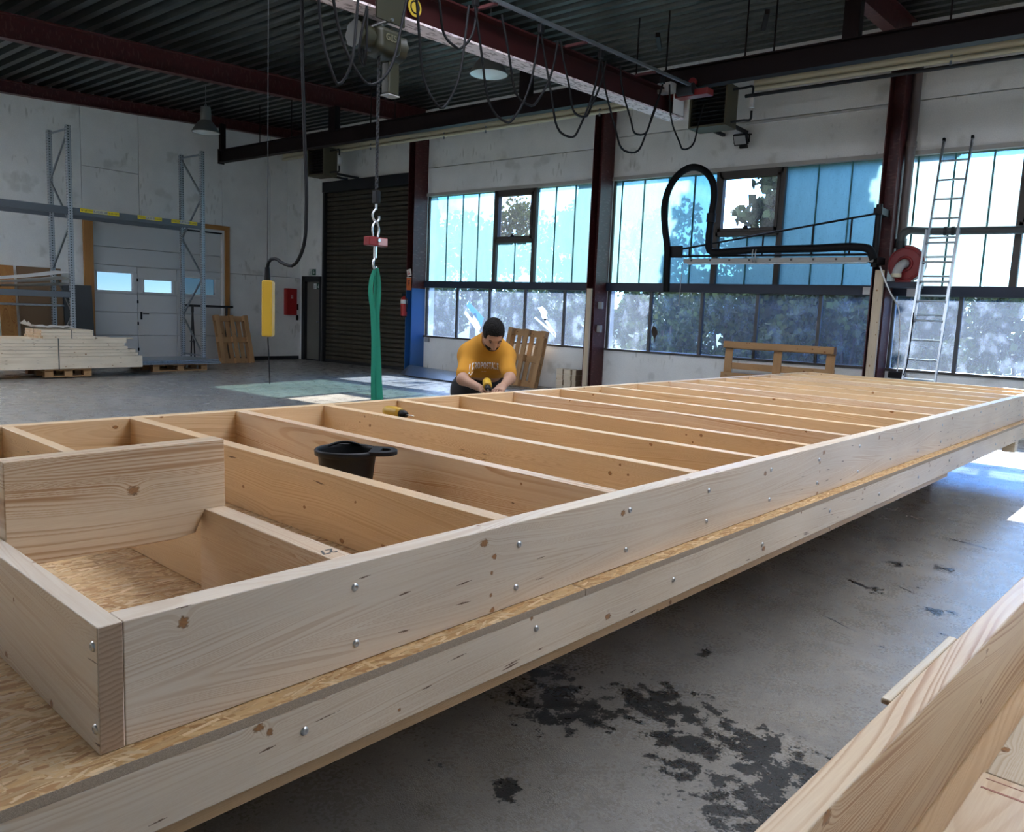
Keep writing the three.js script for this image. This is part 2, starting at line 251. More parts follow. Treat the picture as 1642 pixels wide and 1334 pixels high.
// a sawn board: length along x, chamfered; sides wear the long grain, ends the end grain
function boardGeo(L, H, T, r = 0.003) {
  let g = uvm(rb(L, H, T, r), 'x', WOOD_U, WOOD_V, rnd() * 3, rnd() * 3);
  const p = g.attributes.position, n = g.attributes.normal, uv = g.attributes.uv, sides = [], ends = [];
  for (let t = 0; t < p.count; t += 3) (Math.abs(n.getX(t) + n.getX(t + 1) + n.getX(t + 2)) > 2.6 ? ends : sides).push(t, t + 1, t + 2);
  const ord = [...sides, ...ends], P = new Float32Array(ord.length * 3), Nn = new Float32Array(ord.length * 3), U = new Float32Array(ord.length * 2);
  ord.forEach((k, i) => {
    P.set([p.getX(k), p.getY(k), p.getZ(k)], 3 * i); Nn.set([n.getX(k), n.getY(k), n.getZ(k)], 3 * i);
    if (i < sides.length) U.set([uv.getX(k), uv.getY(k)], 2 * i); else U.set([p.getZ(k) / 0.26 + 0.5, p.getY(k) / 0.26 + 0.5], 2 * i);
  });
  const o = new THREE.BufferGeometry();
  o.setAttribute('position', new THREE.BufferAttribute(P, 3)); o.setAttribute('normal', new THREE.BufferAttribute(Nn, 3)); o.setAttribute('uv', new THREE.BufferAttribute(U, 2));
  o.addGroup(0, sides.length, 0); o.addGroup(sides.length, ends.length, 1);
  return o;
}
function board(name, L, H, T, at, mat, parent, turn = 0) { const m = mesh(name, boardGeo(L, H, T), mat, parent); m.position.set(...at); m.rotation.y = turn; return m; }

// ------------------------------------------------------------------ the hall
const WZ = -13.35, LX = -18.57, RX = 9.4, BZ = 6.6, TOP = 6.5;
const deckY = (z) => 5.57 + 0.055 * (-z - 4.7);
{ // floor: one slab, two sheets of the same concrete
  const g = new THREE.BufferGeometry(), P = [], U = [], I = [];
  const quad = (x0, x1, z0, z1, B) => { const k = P.length / 3; for (const [x, z] of [[x0, z1], [x1, z1], [x1, z0], [x0, z0]]) { P.push(x, 0, z); U.push((x - B.x0) / (B.x1 - B.x0), (z - B.z1) / (B.z0 - B.z1)); } I.push(k, k + 1, k + 2, k, k + 2, k + 3); };
  quad(FB.x0, FN.x0, FB.z0, FB.z1, FB); quad(FN.x1, FB.x1, FB.z0, FB.z1, FB); quad(FN.x0, FN.x1, FB.z0, FN.z0, FB); quad(FN.x0, FN.x1, FN.z1, FB.z1, FB);
  const cut = I.length; quad(FN.x0, FN.x1, FN.z0, FN.z1, FN); const cut2 = I.length;
  const k = P.length / 3; // underside and rim give the slab its thickness
  for (const [x, z] of [[FB.x0, FB.z1], [FB.x1, FB.z1], [FB.x1, FB.z0], [FB.x0, FB.z0]]) { P.push(x, -0.3, z); U.push(0, 0); }
  I.push(k, k + 2, k + 1, k, k + 3, k + 2);
  g.setAttribute('position', new THREE.Float32BufferAttribute(P, 3)); g.setAttribute('uv', new THREE.Float32BufferAttribute(U, 2)); g.setIndex(I);
  g.addGroup(0, cut, 0); g.addGroup(cut, cut2 - cut, 1); g.addGroup(cut2, I.length - cut2, 0);
  g.computeVertexNormals();
  const nn = g.attributes.normal; for (let i = 0; i < k; i++) nn.setXYZ(i, 0, 1, 0);
  const f = mesh('floor', g, [M.floorBig, M.floorNear]); f.userData = { kind: 'structure', label: 'grey concrete floor with peeled dark patches' };
}
// ceiling: trapezoid sheet, ribs along x, following the pitch of the beams; unseen translucent roof lights: one inferred over the bench, two placed to brighten the left
const RIB = 0.28, ROOFLIGHTS = [[14, 22, -17.4, -6.4], [26, 34, -17.4, -6.4], [36, 47, -6.3, 7.4]];
{
  const pitch = Math.atan(0.055), N = Math.ceil((BZ - WZ + 0.4) / RIB);
  const piece = (i0, i1, x0, x1) => {
    const sh = new THREE.Shape(), pts = [];
    for (let i = i0; i < i1; i++) for (const [a, h] of [[0, 0], [0.11, 0], [0.14, 0.09], [0.25, 0.09]]) pts.push([i * RIB + a, h]);
    pts.push([i1 * RIB, 0]);
    sh.moveTo(...pts[0]); for (const p of pts.slice(1)) sh.lineTo(...p); for (const p of pts.slice().reverse()) sh.lineTo(p[0], p[1] + 0.05);
    return uvm(new THREE.ExtrudeGeometry(sh, { depth: x1 - x0, bevelEnabled: false }).rotateY(Math.PI / 2).rotateX(pitch).translate(x0, deckY(BZ + 0.2), BZ + 0.2), 'x', 3, 3);
  };
  const gs = []; let at = 0; const X0 = LX - 0.2, X1 = RX + 0.2;
  for (const [a, b, xs, SKX1] of ROOFLIGHTS) { gs.push(piece(at, a, X0, X1), piece(a, b, X0, xs), piece(a, b, SKX1, X1)); at = b; }
  gs.push(piece(at, N, X0, X1));
  const c = mesh('ceiling', merge(gs), M.deck); c.userData = { kind: 'structure', label: 'dark corrugated metal roof deck' };
  ROOFLIGHTS.forEach(([a, b, xs, SKX1], k) => {
    const w = setting('window_' + (8 + k)), L = (b - a) * RIB, zc = BZ + 0.2 - (a + b) / 2 * RIB;
    w.position.set((xs + SKX1) / 2, deckY(zc), zc); w.rotation.x = pitch;
    const W = SKX1 - xs;
    for (let q = 0; q < 6; q++) mesh('rooflight_sheet', new THREE.PlaneGeometry(W / 6, L).rotateX(Math.PI / 2).translate(-W / 2 + (q + 0.5) * W / 6, 0.1, 0), M.roofLight, w);
    for (const s of [-1, 1]) { mesh('curb', bx(W + 0.1, 0.14, 0.03, 0, 0.05, s * (L / 2 + 0.005)), M.galv, w); mesh('curb', bx(0.03, 0.14, L, s * (W / 2 + 0.02), 0.05, 0), M.galv, w); }
  });
}
// back wall (with the windows): panels with open joints before a backing
const COLS = [[-13.91, -13.70], [-8.84, -8.63], [-3.63, -3.41], [1.58, 1.79], [6.78, 6.99]];
{
  const w = setting('wall_back', 'white panelled wall above and below the windows');
  const panel = (x0, x1, y0, y1) => mesh('panel', uvm(rb(x1 - x0, y1 - y0, 0.25, 0.006, (x0 + x1) / 2, (y0 + y1) / 2, WZ - 0.125), 'x', 4, 4, rnd(), rnd()), M.plaster, w);
  const J = 0.007;
  for (let i = 0; i < 5; i++) {
    const x0 = COLS[i][1], x1 = i < 4 ? COLS[i + 1][0] : RX + 0.2, jy = i === 0 ? 4.74 : 4.90;
    panel(x0, x1, 0, 0.86); panel(x0, x1, 4.16, jy - J); panel(x0, x1, jy + J, TOP);
    mesh('backing', b2(x0, x1, 4.2, TOP, WZ - 0.3, WZ - 0.24), M.plaster, w);
    mesh('pier', uvm(b2(COLS[i][0], COLS[i][1], 0, TOP, WZ - 0.3, WZ), 'x', 4, 4), M.plaster, w);
  }
  mesh('panel', uvm(b2(LX - 0.25, -18.47, 0, TOP, WZ - 0.25, WZ), 'x', 4, 4), M.plaster, w);
  mesh('panel', uvm(b2(-18.47, -17.66, 2.24, TOP, WZ - 0.25, WZ), 'x', 4, 4), M.plaster, w);
  mesh('panel', uvm(b2(-17.66, -17.58, 0, TOP, WZ - 0.25, WZ), 'x', 4, 4), M.plaster, w);
  mesh('panel', uvm(b2(-17.58, -13.91, 4.66, TOP, WZ - 0.25, WZ), 'x', 4, 4), M.plaster, w);
  mesh('panel', uvm(b2(6.99, RX + 0.2, 0.86, 4.16, WZ - 0.25, WZ), 'x', 4, 4), M.plaster, w);
  for (const [x, y] of [[-7.0, 4.9]]) mesh('conduit', rod([x - 0.6 + 1.6, y - 0.06, WZ + 0.02], [-3.65, y - 0.045, WZ + 0.02], 0.012), M.white, w);
}
// left wall: white panels round the sectional gate
const GZ0 = -11.02, GZ1 = -7.9, GY = 3.2;
{
  const w = setting('wall_left', 'white panelled gable wall around the sectional gate'), J = 0.005;
  const panel = (z0, z1, y0, y1, lift = 0) => mesh('panel', uvm(rb(0.25, y1 - y0 - 2 * J, z1 - z0 - 2 * J, 0.005, LX - 0.125 + lift, (y0 + y1) / 2, (z0 + z1) / 2), 'z', 4, 4, rnd(), rnd()), M.plaster, w);
  panel(GZ0, -8.94, GY, TOP); panel(-8.94, -7.69, GY, 4.28); panel(-8.94, -7.69, 4.28, TOP, 0.012); panel(-7.9, GZ1 + 0.21, GY, GY + 0.011);
  panel(-7.69, -4.4, GY, TOP); panel(-7.9, -4.4, 0, GY); panel(-4.4, -0.9, 0, TOP); panel(-0.9, 2.8, 0, TOP); panel(2.8, BZ + 0.2, 0, TOP);
  panel(-12.39, GZ0, 2.2, TOP); panel(-12.39, GZ0, 0, 2.2); panel(-12.91, -12.39, 2.2, TOP); panel(WZ - 0.01, -12.91, 2.2, TOP); panel(WZ - 0.01, -12.39, 0, 2.2);
  mesh('backing', b2(LX - 0.3, LX - 0.24, GY, TOP, WZ - 0.2, BZ + 0.2), M.plaster, w); mesh('backing', b2(LX - 0.3, LX - 0.24, 0, TOP, GZ1, BZ + 0.2), M.plaster, w); mesh('backing', b2(LX - 0.3, LX - 0.24, 0, TOP, WZ - 0.2, GZ0), M.plaster, w);
}
// right and front walls close the hall behind the camera
{
  const w = setting('wall_right', 'white wall on the right with a window band');
  for (const [y0, y1] of [[0, 1.0], [4.1, TOP]]) mesh('panel', uvm(b2(RX, RX + 0.25, y0, y1, WZ - 0.2, BZ + 0.2), 'z', 4, 4), M.plaster, w);
  for (const [z0, z1] of [[WZ - 0.2, -12.6], [-7.2, -6.8], [-1.4, -1.0], [4.4, BZ + 0.2]]) mesh('panel', uvm(b2(RX, RX + 0.25, 1.0, 4.1, z0, z1), 'z', 4, 4), M.plaster, w);
  const f = setting('wall_front', 'white wall behind the viewer');
  for (const [x0, x1, y0, y1] of [[LX - 0.2, -2.2, 0, TOP], [-2.19, 3.19, 0, TOP], [3.2, RX + 0.2, 0, TOP]]) mesh('panel', uvm(b2(x0, x1, y0, y1, BZ, BZ + 0.25), 'x', 4, 4), M.plaster, f);
}
// ------------------------------------------------------------------ windows: frosted strips above a transom, dusty clear panes below
const GLZ = WZ - 0.07;
function bayWindow(n, x0, x1, joints, vent, lower, frost) {
  const w = setting('window_' + n);
  mesh('window_head', b2(x0, x1, 4.10, 4.165, WZ - 0.2, WZ + 0.03), M.headStrip, w);
  mesh('transom', b2(x0, x1, 2.01, 2.165, WZ - 0.16, WZ + 0.05), M.transom, w);
  mesh('sill', b2(x0, x1, 0.855, 0.895, WZ - 0.2, WZ + 0.03), M.winFrame, w);
  for (const e of [x0 + 0.02, x1 - 0.02]) { mesh('jamb', b2(e - 0.02, e + 0.02, 0.89, 2.01, GLZ - 0.03, GLZ + 0.04), M.winFrame, w); mesh('jamb', b2(e - 0.02, e + 0.02, 2.16, 4.1, GLZ - 0.03, GLZ + 0.04), M.winFrame, w); }
  const ls = [x0 + 0.04, ...lower, x1 - 0.04];
  for (const m of lower) mesh('mullion', rb(0.055, 1.12, 0.07, 0.004, m, 1.45, GLZ), M.winSteel, w);
  for (let i = 0; i + 1 < ls.length; i++) { const a = ls[i], b = ls[i + 1]; mesh('pane', uvm(new THREE.PlaneGeometry(b - a, 1.12).translate((a + b) / 2, 1.45, GLZ), 'x', 2.6, 2.6, rnd(), rnd()), M.pane, w); }
  const ts = [x0 + 0.04, ...joints, x1 - 0.04].sort((a, b) => a - b);
  for (let i = 0; i + 1 < ts.length; i++) {
    const a = ts[i], b = ts[i + 1]; if (Math.abs(a - vent[0]) < 0.01) continue;
    mesh('pane', uvm(new THREE.PlaneGeometry(b - a, 1.95).translate((a + b) / 2, 3.13, GLZ), 'x', 2, 2, rnd(), rnd()), frost, w);
  }
  for (const j of joints) if (!vent.includes(j)) mesh('glazing_bar', b2(j - 0.011, j + 0.011, 2.16, 4.1, GLZ - 0.02, GLZ + 0.015), M.bar, w);
  const [v0, v1] = vent, c = (v0 + v1) / 2, D0 = GLZ - 0.05, D1 = GLZ + 0.07;
  for (const [a, b] of [[v0 - 0.045, v0 + 0.045], [v1 - 0.045, v1 + 0.045]]) mesh('vent_post', b2(a, b, 2.16, 4.1, D0, D1), M.winFrame, w);
  mesh('vent_rail', b2(v0, v1, 4.02, 4.1, D0, D1), M.winFrame, w); mesh('vent_rail', b2(v0, v1, 2.99, 3.07, D0, D1), M.winFrame, w);
  const s0 = v0 + 0.045, s1 = v1 - 0.045;
  for (const [a, b, y0, y1] of [[s0, s0 + 0.05, 3.07, 4.02], [s1 - 0.05, s1, 3.07, 4.02], [s0, s1, 3.07, 3.125], [s0, s1, 3.97, 4.02]]) mesh('sash', b2(a, b, y0, y1, D0 + 0.02, D1 + 0.02), M.winFrame, w);
  mesh('vent_latch', rb(0.07, 0.06, 0.04, 0.008, c, 3.13, D1 + 0.04), M.black, w);
  mesh('pane', new THREE.PlaneGeometry(s1 - s0 - 0.06, 0.88).translate(c, 3.55, GLZ), M.paneClear, w);
  for (const [a, b] of [[s0, c], [c, s1]]) mesh('pane', uvm(new THREE.PlaneGeometry(b - a, 0.84).translate((a + b) / 2, 2.57, GLZ), 'x', 2, 2, rnd(), rnd()), frost, w);
  mesh('glazing_bar', b2(c - 0.009, c + 0.009, 2.16, 2.99, GLZ - 0.02, GLZ + 0.015), M.bar, w);
  return w;
}
bayWindow(1, -13.70, -8.84, [-13.114, -12.624, -12.15, -11.6, -10.53, -10.028, -9.542], [-11.6, -10.53], [-12.704, -11.718, -10.713, -9.682], M.frostThin);
bayWindow(2, -8.63, -3.63, [-8.453, -7.969, -7.452, -6.931, -6.44, -5.29, -4.731, -4.206, -3.73], [-6.44, -5.29], [-7.672, -6.622, -5.585, -4.514], M.frost);
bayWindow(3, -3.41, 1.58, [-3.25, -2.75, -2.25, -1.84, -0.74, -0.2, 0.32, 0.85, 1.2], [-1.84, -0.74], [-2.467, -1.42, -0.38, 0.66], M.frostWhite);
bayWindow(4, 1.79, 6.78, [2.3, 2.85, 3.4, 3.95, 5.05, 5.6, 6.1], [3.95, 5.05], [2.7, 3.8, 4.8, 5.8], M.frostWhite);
{
  let k = 5;
  for (const [z0, z1] of [[-12.6, -7.2], [-6.8, -1.4], [-1.0, 4.4]]) {
    const w = setting('window_' + k++);
    for (let i = 0; i < 5; i++) { const a = lerp(z0, z1, i / 5), b = lerp(z0, z1, (i + 1) / 5); mesh('pane', new THREE.PlaneGeometry(b - a, 3.1).rotateY(-Math.PI / 2).translate(RX + 0.12, 2.55, (a + b) / 2), M.frostSide, w); if (i) mesh('mullion', b2(RX + 0.06, RX + 0.18, 1.0, 4.1, a - 0.03, a + 0.03), M.winSteel, w); }
  }
}
{ // flat white and pale blue shapes on the lower panes of the first window, and a dry leaf on the second
  const flat = (pts, holes = []) => { const s = new THREE.Shape(pts.map((p) => new THREE.Vector2(...p))); for (const h of holes) s.holes.push(new THREE.Path(h.map((p) => new THREE.Vector2(...p)))); return new THREE.ExtrudeGeometry(s, { depth: 0.004, bevelEnabled: false }); };
  const white = phy({ color: lin(0.85, 0.86, 0.86), roughness: 1, transmission: 0.6, thickness: 0 }), blue = phy({ color: lin(0.42, 0.62, 0.74), roughness: 1, transmission: 0.5, thickness: 0 });
  const a = thing('pale_patch', 'ragged white and pale blue flat patch on window pane behind worker', 'patch', [-12.24, 1.35, GLZ + 0.006]);
  mesh('blue_sheet', flat([[-0.19, 0.28], [-0.10, 0.36], [0.36, 0.02], [0.30, -0.18], [0.16, -0.02]]), blue, a); mesh('white_sheet', flat([[-0.24, 0.10], [-0.20, 0.17], [0.02, -0.02], [0.06, 0.10], [0.12, 0.13], [0.16, 0.02], [0.28, -0.2], [0.22, -0.33]]).translate(0, 0, 0.005), white, a);
  const b = thing('ragged_patch', 'white ragged flat patch with two strips on window pane', 'patch', [-10.2, 1.4, GLZ + 0.006]);
  mesh('cutout', flat([[-0.19, 0.24], [-0.12, 0.25], [-0.06, 0.27], [0.02, 0.22], [0.09, 0.14], [0.06, 0.08], [0.10, 0.03], [0.06, -0.02], [-0.01, -0.02], [-0.06, 0.04], [-0.10, 0.14]]), white, b);
  mesh('strip', flat([[-0.01, 0.0], [0.05, 0.02], [0.34, -0.28], [0.30, -0.33]]), white, b); mesh('strip', flat([[-0.26, 0.02], [-0.22, 0.05], [0.34, -0.30], [0.33, -0.36]]).translate(0, 0, 0.003), white, b);
  tag(mesh('dry_leaf', flat([[0, 0.17], [0.05, 0.16], [0.1, 0.09], [0.11, 0.02], [0.07, -0.04], [0.06, -0.13], [0.045, -0.14], [0.04, -0.05], [0.0, 0.0], [-0.02, 0.07]]).translate(-7.6, 1.2, GLZ + 0.01), std({ color: lin(0.05, 0.035, 0.025), roughness: 0.9 })), 'dry brown leaf clinging to the second window pane of the middle bay', 'leaf');
}
// ------------------------------------------------------------------ columns, roof beams, crane runway
COLS.forEach(([a, b], i) => {
  if (i > 3) return;
  const c = thing('steel_column', ['dark red steel column with blue painted foot beside the roller shutter', 'dark red steel column between the first and second window bays', 'dark red steel column carrying the red blower and extraction boom', 'dark red steel column outside the picture on the right'][i], 'column', [(a + b) / 2, 0, WZ + 0.21]);
  const w = b - a, y0 = i === 0 ? 1.98 : 0;
  const H = (y0_, y1_) => [bx(0.016, y1_ - y0_, 0.42, w / 2 - 0.008, (y0_ + y1_) / 2, 0), bx(0.016, y1_ - y0_, 0.42, -w / 2 + 0.008, (y0_ + y1_) / 2, 0), bx(w - 0.03, y1_ - y0_, 0.016, 0, (y0_ + y1_) / 2, 0)];
  const names = ['flange', 'flange', 'web'];
  H(y0, 5.62).forEach((g, k) => mesh(names[k], uvm(g, 'y', 2, 2, rnd(), rnd()), M.steelRed, c));
  if (i === 0) H(0, y0).forEach((g, k) => { const m = mesh(names[k] + '_foot', g, M.steelBlue, c); m.userData.label = 'blue painted foot of the column'; });
  mesh('base_plate', bx(w + 0.08, 0.02, 0.44, 0, 0.01, 0), M.steelRed, c);
});
const iBeam = (L, h, w, tf = 0.016, tw = 0.012) => ({ top: bx(w, tf, L, 0, h - tf / 2, 0), bottom: bx(w, tf, L, 0, tf / 2, 0), web: bx(tw, h - 2 * tf, L, 0, h / 2, 0) });
const roofLabels = ['dark red roof beam along the top of the gable wall', 'dark red roof beam meeting the blue-footed column', 'dark red roof beam passing behind the crane bridge', 'dark red roof beam at upper right above the red blower column', 'dark red roof beam over the viewer', 'dark red roof beam near the right wall'];
[-18.4, -13.8, -8.74, -3.52, 1.68, 6.88].forEach((x, i) => {
  const L = BZ - WZ - 0.02, h = i === 0 ? 0.24 : 0.36, zc = (WZ + BZ) / 2;
  const t = thing('roof_beam', roofLabels[i], 'beam', [x, deckY(zc) - h - 0.005, zc]);
  t.rotation.x = Math.atan(0.055);
  const g = iBeam(L, h, 0.17);
  mesh('top_flange', uvm(g.top, 'z', 2, 2), M.steelRed, t); mesh('bottom_flange', uvm(g.bottom, 'z', 2, 2), M.steelRed, t); mesh('web', uvm(g.web, 'z', 2, 2), M.steelRed, t);
});
const RUN = { z: -10.72, y: 4.79, h: 0.29 };
{
  const t = thing('crane_runway', 'long black crane runway beam hanging below the roof along the windows', 'beam', [-4.4, RUN.y, RUN.z]);
  const g = iBeam(27.4, RUN.h, 0.16); for (const k in g) g[k].rotateY(Math.PI / 2);
  mesh('top_flange', g.top, M.runway, t); mesh('bottom_flange', g.bottom, M.runway, t); mesh('web', g.web, M.runway, t);
  mesh('end_stop', bx(0.03, 0.34, 0.16, -13.71, 0.14, 0), M.runway, t);
  mesh('end_hanger', bx(0.11, 0.62, 0.12, -13.65, 0.58, 0), M.runway, t);
  for (const x of [-13.8, -8.74, -3.52, 1.68, 6.88]) { const top = deckY(RUN.z) - 0.36; mesh('hanger', bx(0.2, top - RUN.y - RUN.h + 0.01, 0.14, x + 4.4, (top - RUN.y + RUN.h) / 2, 0), M.runway, t); }
  for (const x of [-16.4, -15.2, -12.6, -11.9, -6.6, -6.1, -4.9, -4.5, -2.4]) { const top = deckY(RUN.z); mesh('threaded_rod', rod([x + 4.4, RUN.h, 0.05], [x + 4.4, top - RUN.y, 0.05], 0.012, 6), M.runway, t); }
  for (const x of [-6.3, -4.7]) mesh('cross_bracket', bar([x + 4.3, 0.72, -0.25], [x + 4.6, 0.70, 0.35], 0.06, 0.06), M.runway, t);
}
{ // cream gas pipes under the runway
  const t = thing('cream_pipe', 'pair of long cream painted pipes running along the wall under the roof', 'pipe', [-4.5, 5.31, -12.78]);
  const seg = (x0, x1) => { mesh('large_pipe', rod([x0, 0.03, 0], [x1, 0.03, 0], 0.075, 16), M.cream, t); mesh('small_pipe', rod([x0, -0.07, 0.05], [x1, -0.07, 0.05], 0.036, 12), M.cream, t); };
  seg(-14.0, -1.7); seg(-1.15, 13.7);
  for (const x of [-11, -8.6, -7.4, -4.6, -2.3, 1.2, 2.9, 4.4]) { mesh('pipe_socket', rod([x, 0.03, 0], [x + 0.1, 0.03, 0], 0.084, 16), M.cream, t); mesh('pipe_clip', bx(0.03, 0.14, 0.02, x + 0.5, -0.08, 0.07), M.galv, t); }
  mesh('conduit', rod([-1.3, -0.155, 0.02], [13.7, -0.155, 0.02], 0.028, 10), M.steelBlack, t);
  for (const x of [-13.8, -8.74, -3.52, 1.68]) mesh('pipe_bracket', bx(0.04, 0.3, 0.04, x + 4.5, 0.1, 0.02), M.steelRed, t);
}
// ------------------------------------------------------------------ roller shutter, side door, sectional gate
{
  const d = setting('door_1', 'dark brown roller shutter'), y1 = 4.5, p = 0.115;
  const sh = new THREE.Shape(); sh.moveTo(0, 0.004); sh.quadraticCurveTo(0.03, 0.03, 0.02, 0.06); sh.quadraticCurveTo(0.03, 0.09, 0, p - 0.006); sh.lineTo(-0.012, p - 0.006); sh.lineTo(-0.012, 0.004);
  const slat = new THREE.ExtrudeGeometry(sh, { depth: 3.62, bevelEnabled: false, curveSegments: 3 }).rotateY(-Math.PI / 2);
  uvm(slat, 'x', 2, 1);
  const slatU = uvm(slat, 'x', 2, 1);
  for (let y = 0.06, i = 0; y < y1; y += p, i++) { const m = mesh('slat', slatU, M.shutter, d); m.position.set(-13.93, y, WZ - 0.1); }
  mesh('bottom_rail', b2(-17.56, -13.93, 0, 0.07, WZ - 0.12, WZ - 0.06), M.steelBlack, d);
  for (const x of [-17.57, -13.94]) mesh('guide_rail', b2(x - 0.035, x + 0.035, 0, 4.66, WZ - 0.2, WZ + 0.02), M.steelBlack, d);
  mesh('shutter_box', b2(-17.58, -13.92, 4.42, 4.68, WZ - 0.2, WZ + 0.06), M.steelBlack, d);
  mesh('closing_sheet', b2(-17.58, -13.92, 0, 4.66, WZ - 0.26, WZ - 0.2), M.shutter, d);
}
{
  const d = setting('door_2', 'grey side door in a black frame');
  mesh('door_leaf', rb(0.66, 2.1, 0.05, 0.004, -18.01, 1.06, WZ - 0.08), M.doorGrey, d);
  for (const [a, b, y0, y1] of [[-18.47, -18.34, 0, 2.24], [-17.70, -17.64, 0, 2.24], [-18.47, -17.64, 2.12, 2.26]]) mesh('door_frame', b2(a, b, y0, y1, WZ - 0.16, WZ + 0.03), M.steelBlack, d);
  mesh('door_threshold', b2(-18.47, -17.66, 0, 0.03, WZ - 0.2, WZ), M.steelBlack, d); mesh('door_light_stop', b2(-18.47, -17.66, 0, 2.24, WZ - 0.25, WZ - 0.2), M.doorGrey, d);  // back panel added to stop daylight showing under the leaf
  mesh('door_handle', rod([-17.8, 1.05, WZ - 0.05], [-17.8, 1.05, WZ + 0.03], 0.012), M.galv, d);
}
{
  const d = setting('door_3', 'white sectional gate with wicket door'), X = LX - 0.1;
  const rows = [0, 0.62, 1.15, 1.57, 2.2, 2.6, 3.17], zs = [GZ0, -10.02, -9.86, -8.9, GZ1];
  const pan = (z0, z1, y0, y1) => mesh('gate_panel', rb(0.05, y1 - y0 - 0.012, z1 - z0 - 0.008, 0.006, X, (y0 + y1) / 2, (z0 + z1) / 2), M.gate, d);
  for (let i = 0; i < rows.length - 1; i++) {
    const y0 = rows[i], y1 = rows[i + 1];
    if (i === 3) { // the glazed row
      for (const [a, b, w0, w1, hi] of [[GZ0, -9.86, -10.86, -10.02, 2.04], [-9.86, -8.9, -9.76, -9.04, 1.93], [-8.9, GZ1, -8.8, -7.98, 2.05]]) {
        pan(a, b, y0, 1.62); pan(a, b, hi, y1);
        mesh('gate_panel', bx(0.05, hi - 1.62, w0 - a - 0.004, X, (hi + 1.62) / 2, (a + w0) / 2), M.gate, d); mesh('gate_panel', bx(0.05, hi - 1.62, b - w1 - 0.004, X, (hi + 1.62) / 2, (b + w1) / 2), M.gate, d);
        mesh('gate_window_pane', new THREE.PlaneGeometry(w1 - w0, hi - 1.62).rotateY(Math.PI / 2).translate(X, (hi + 1.62) / 2, (w0 + w1) / 2), w0 < -10.5 ? M.gatePaneDark : M.gatePane, d);
        for (const yy of [1.62, hi]) mesh('gate_window_frame', bx(0.07, 0.03, w1 - w0 + 0.03, X + 0.006, yy, (w0 + w1) / 2), M.gateTrim, d);
        for (const zz of [w0, w1]) mesh('gate_window_frame', bx(0.07, hi - 1.6, 0.03, X + 0.006, (hi + 1.62) / 2, zz), M.gateTrim, d);
      }
      continue;
    }
    if (i < 3) { pan(GZ0, -9.86, y0, y1); pan(-9.86, -8.9, y0, y1); pan(-8.9, GZ1, y0, y1); } else pan(GZ0, GZ1, y0, y1);
  }
  for (const [y0, y1] of [[0, 1.6], [2.06, 3.17]]) mesh('gate_light_stop', b2(X - 0.05, X - 0.026, y0, y1, GZ0, GZ1), M.gate, d);  // backing added to stop daylight leaking through the panel joints
  for (const [z0, z1] of [[GZ0, -10.87], [-10.01, -9.77], [-9.03, -8.81], [-7.97, GZ1]]) mesh('gate_light_stop', b2(X - 0.05, X - 0.026, 1.6, 2.06, z0, z1), M.gate, d);
  mesh('wicket_handle', rod([X + 0.07, 1.13, -9.0], [X + 0.07, 1.13, -9.14], 0.011), M.black, d); mesh('lock_plate', bx(0.012, 0.18, 0.04, X + 0.03, 1.08, -8.98), M.black, d);
  for (const y of [0.3, 0.9, 1.4, 1.9]) mesh('hinge', bx(0.03, 0.07, 0.03, X + 0.03, y, -8.9), M.black, d);
  mesh('gate_seal', b2(X - 0.02, X + 0.08, 3.15, 3.2, GZ0, GZ1), M.black, d); mesh('gate_trim', b2(LX - 0.02, LX + 0.02, 3.18, 3.24, GZ0, GZ1), M.gateTrim, d); mesh('gate_trim', b2(LX - 0.02, LX + 0.02, 0, 3.24, GZ0 - 0.06, GZ0), M.gateTrim, d);
  const post = (z, w) => { const m = mesh('frame_post', boardGeo(3.34, 0.06, w), M.frameOak, d); m.rotation.z = Math.PI / 2; m.position.set(LX + 0.04, 1.67, z); };
  post(-7.78, 0.2); post(-11.12, 0.12);
  const hd = mesh('frame_head', boardGeo(3.46, 0.11, 0.07), M.frameOak, d); hd.rotation.y = Math.PI / 2; hd.position.set(LX + 0.04, 3.295, -9.45);
}
{ const s = setting('baseboard_left', 'dark skirting along the gable wall'); mesh('skirting', b2(LX, LX + 0.015, 0, 0.09, -13.3, -11.2), M.steelBlack, s); }

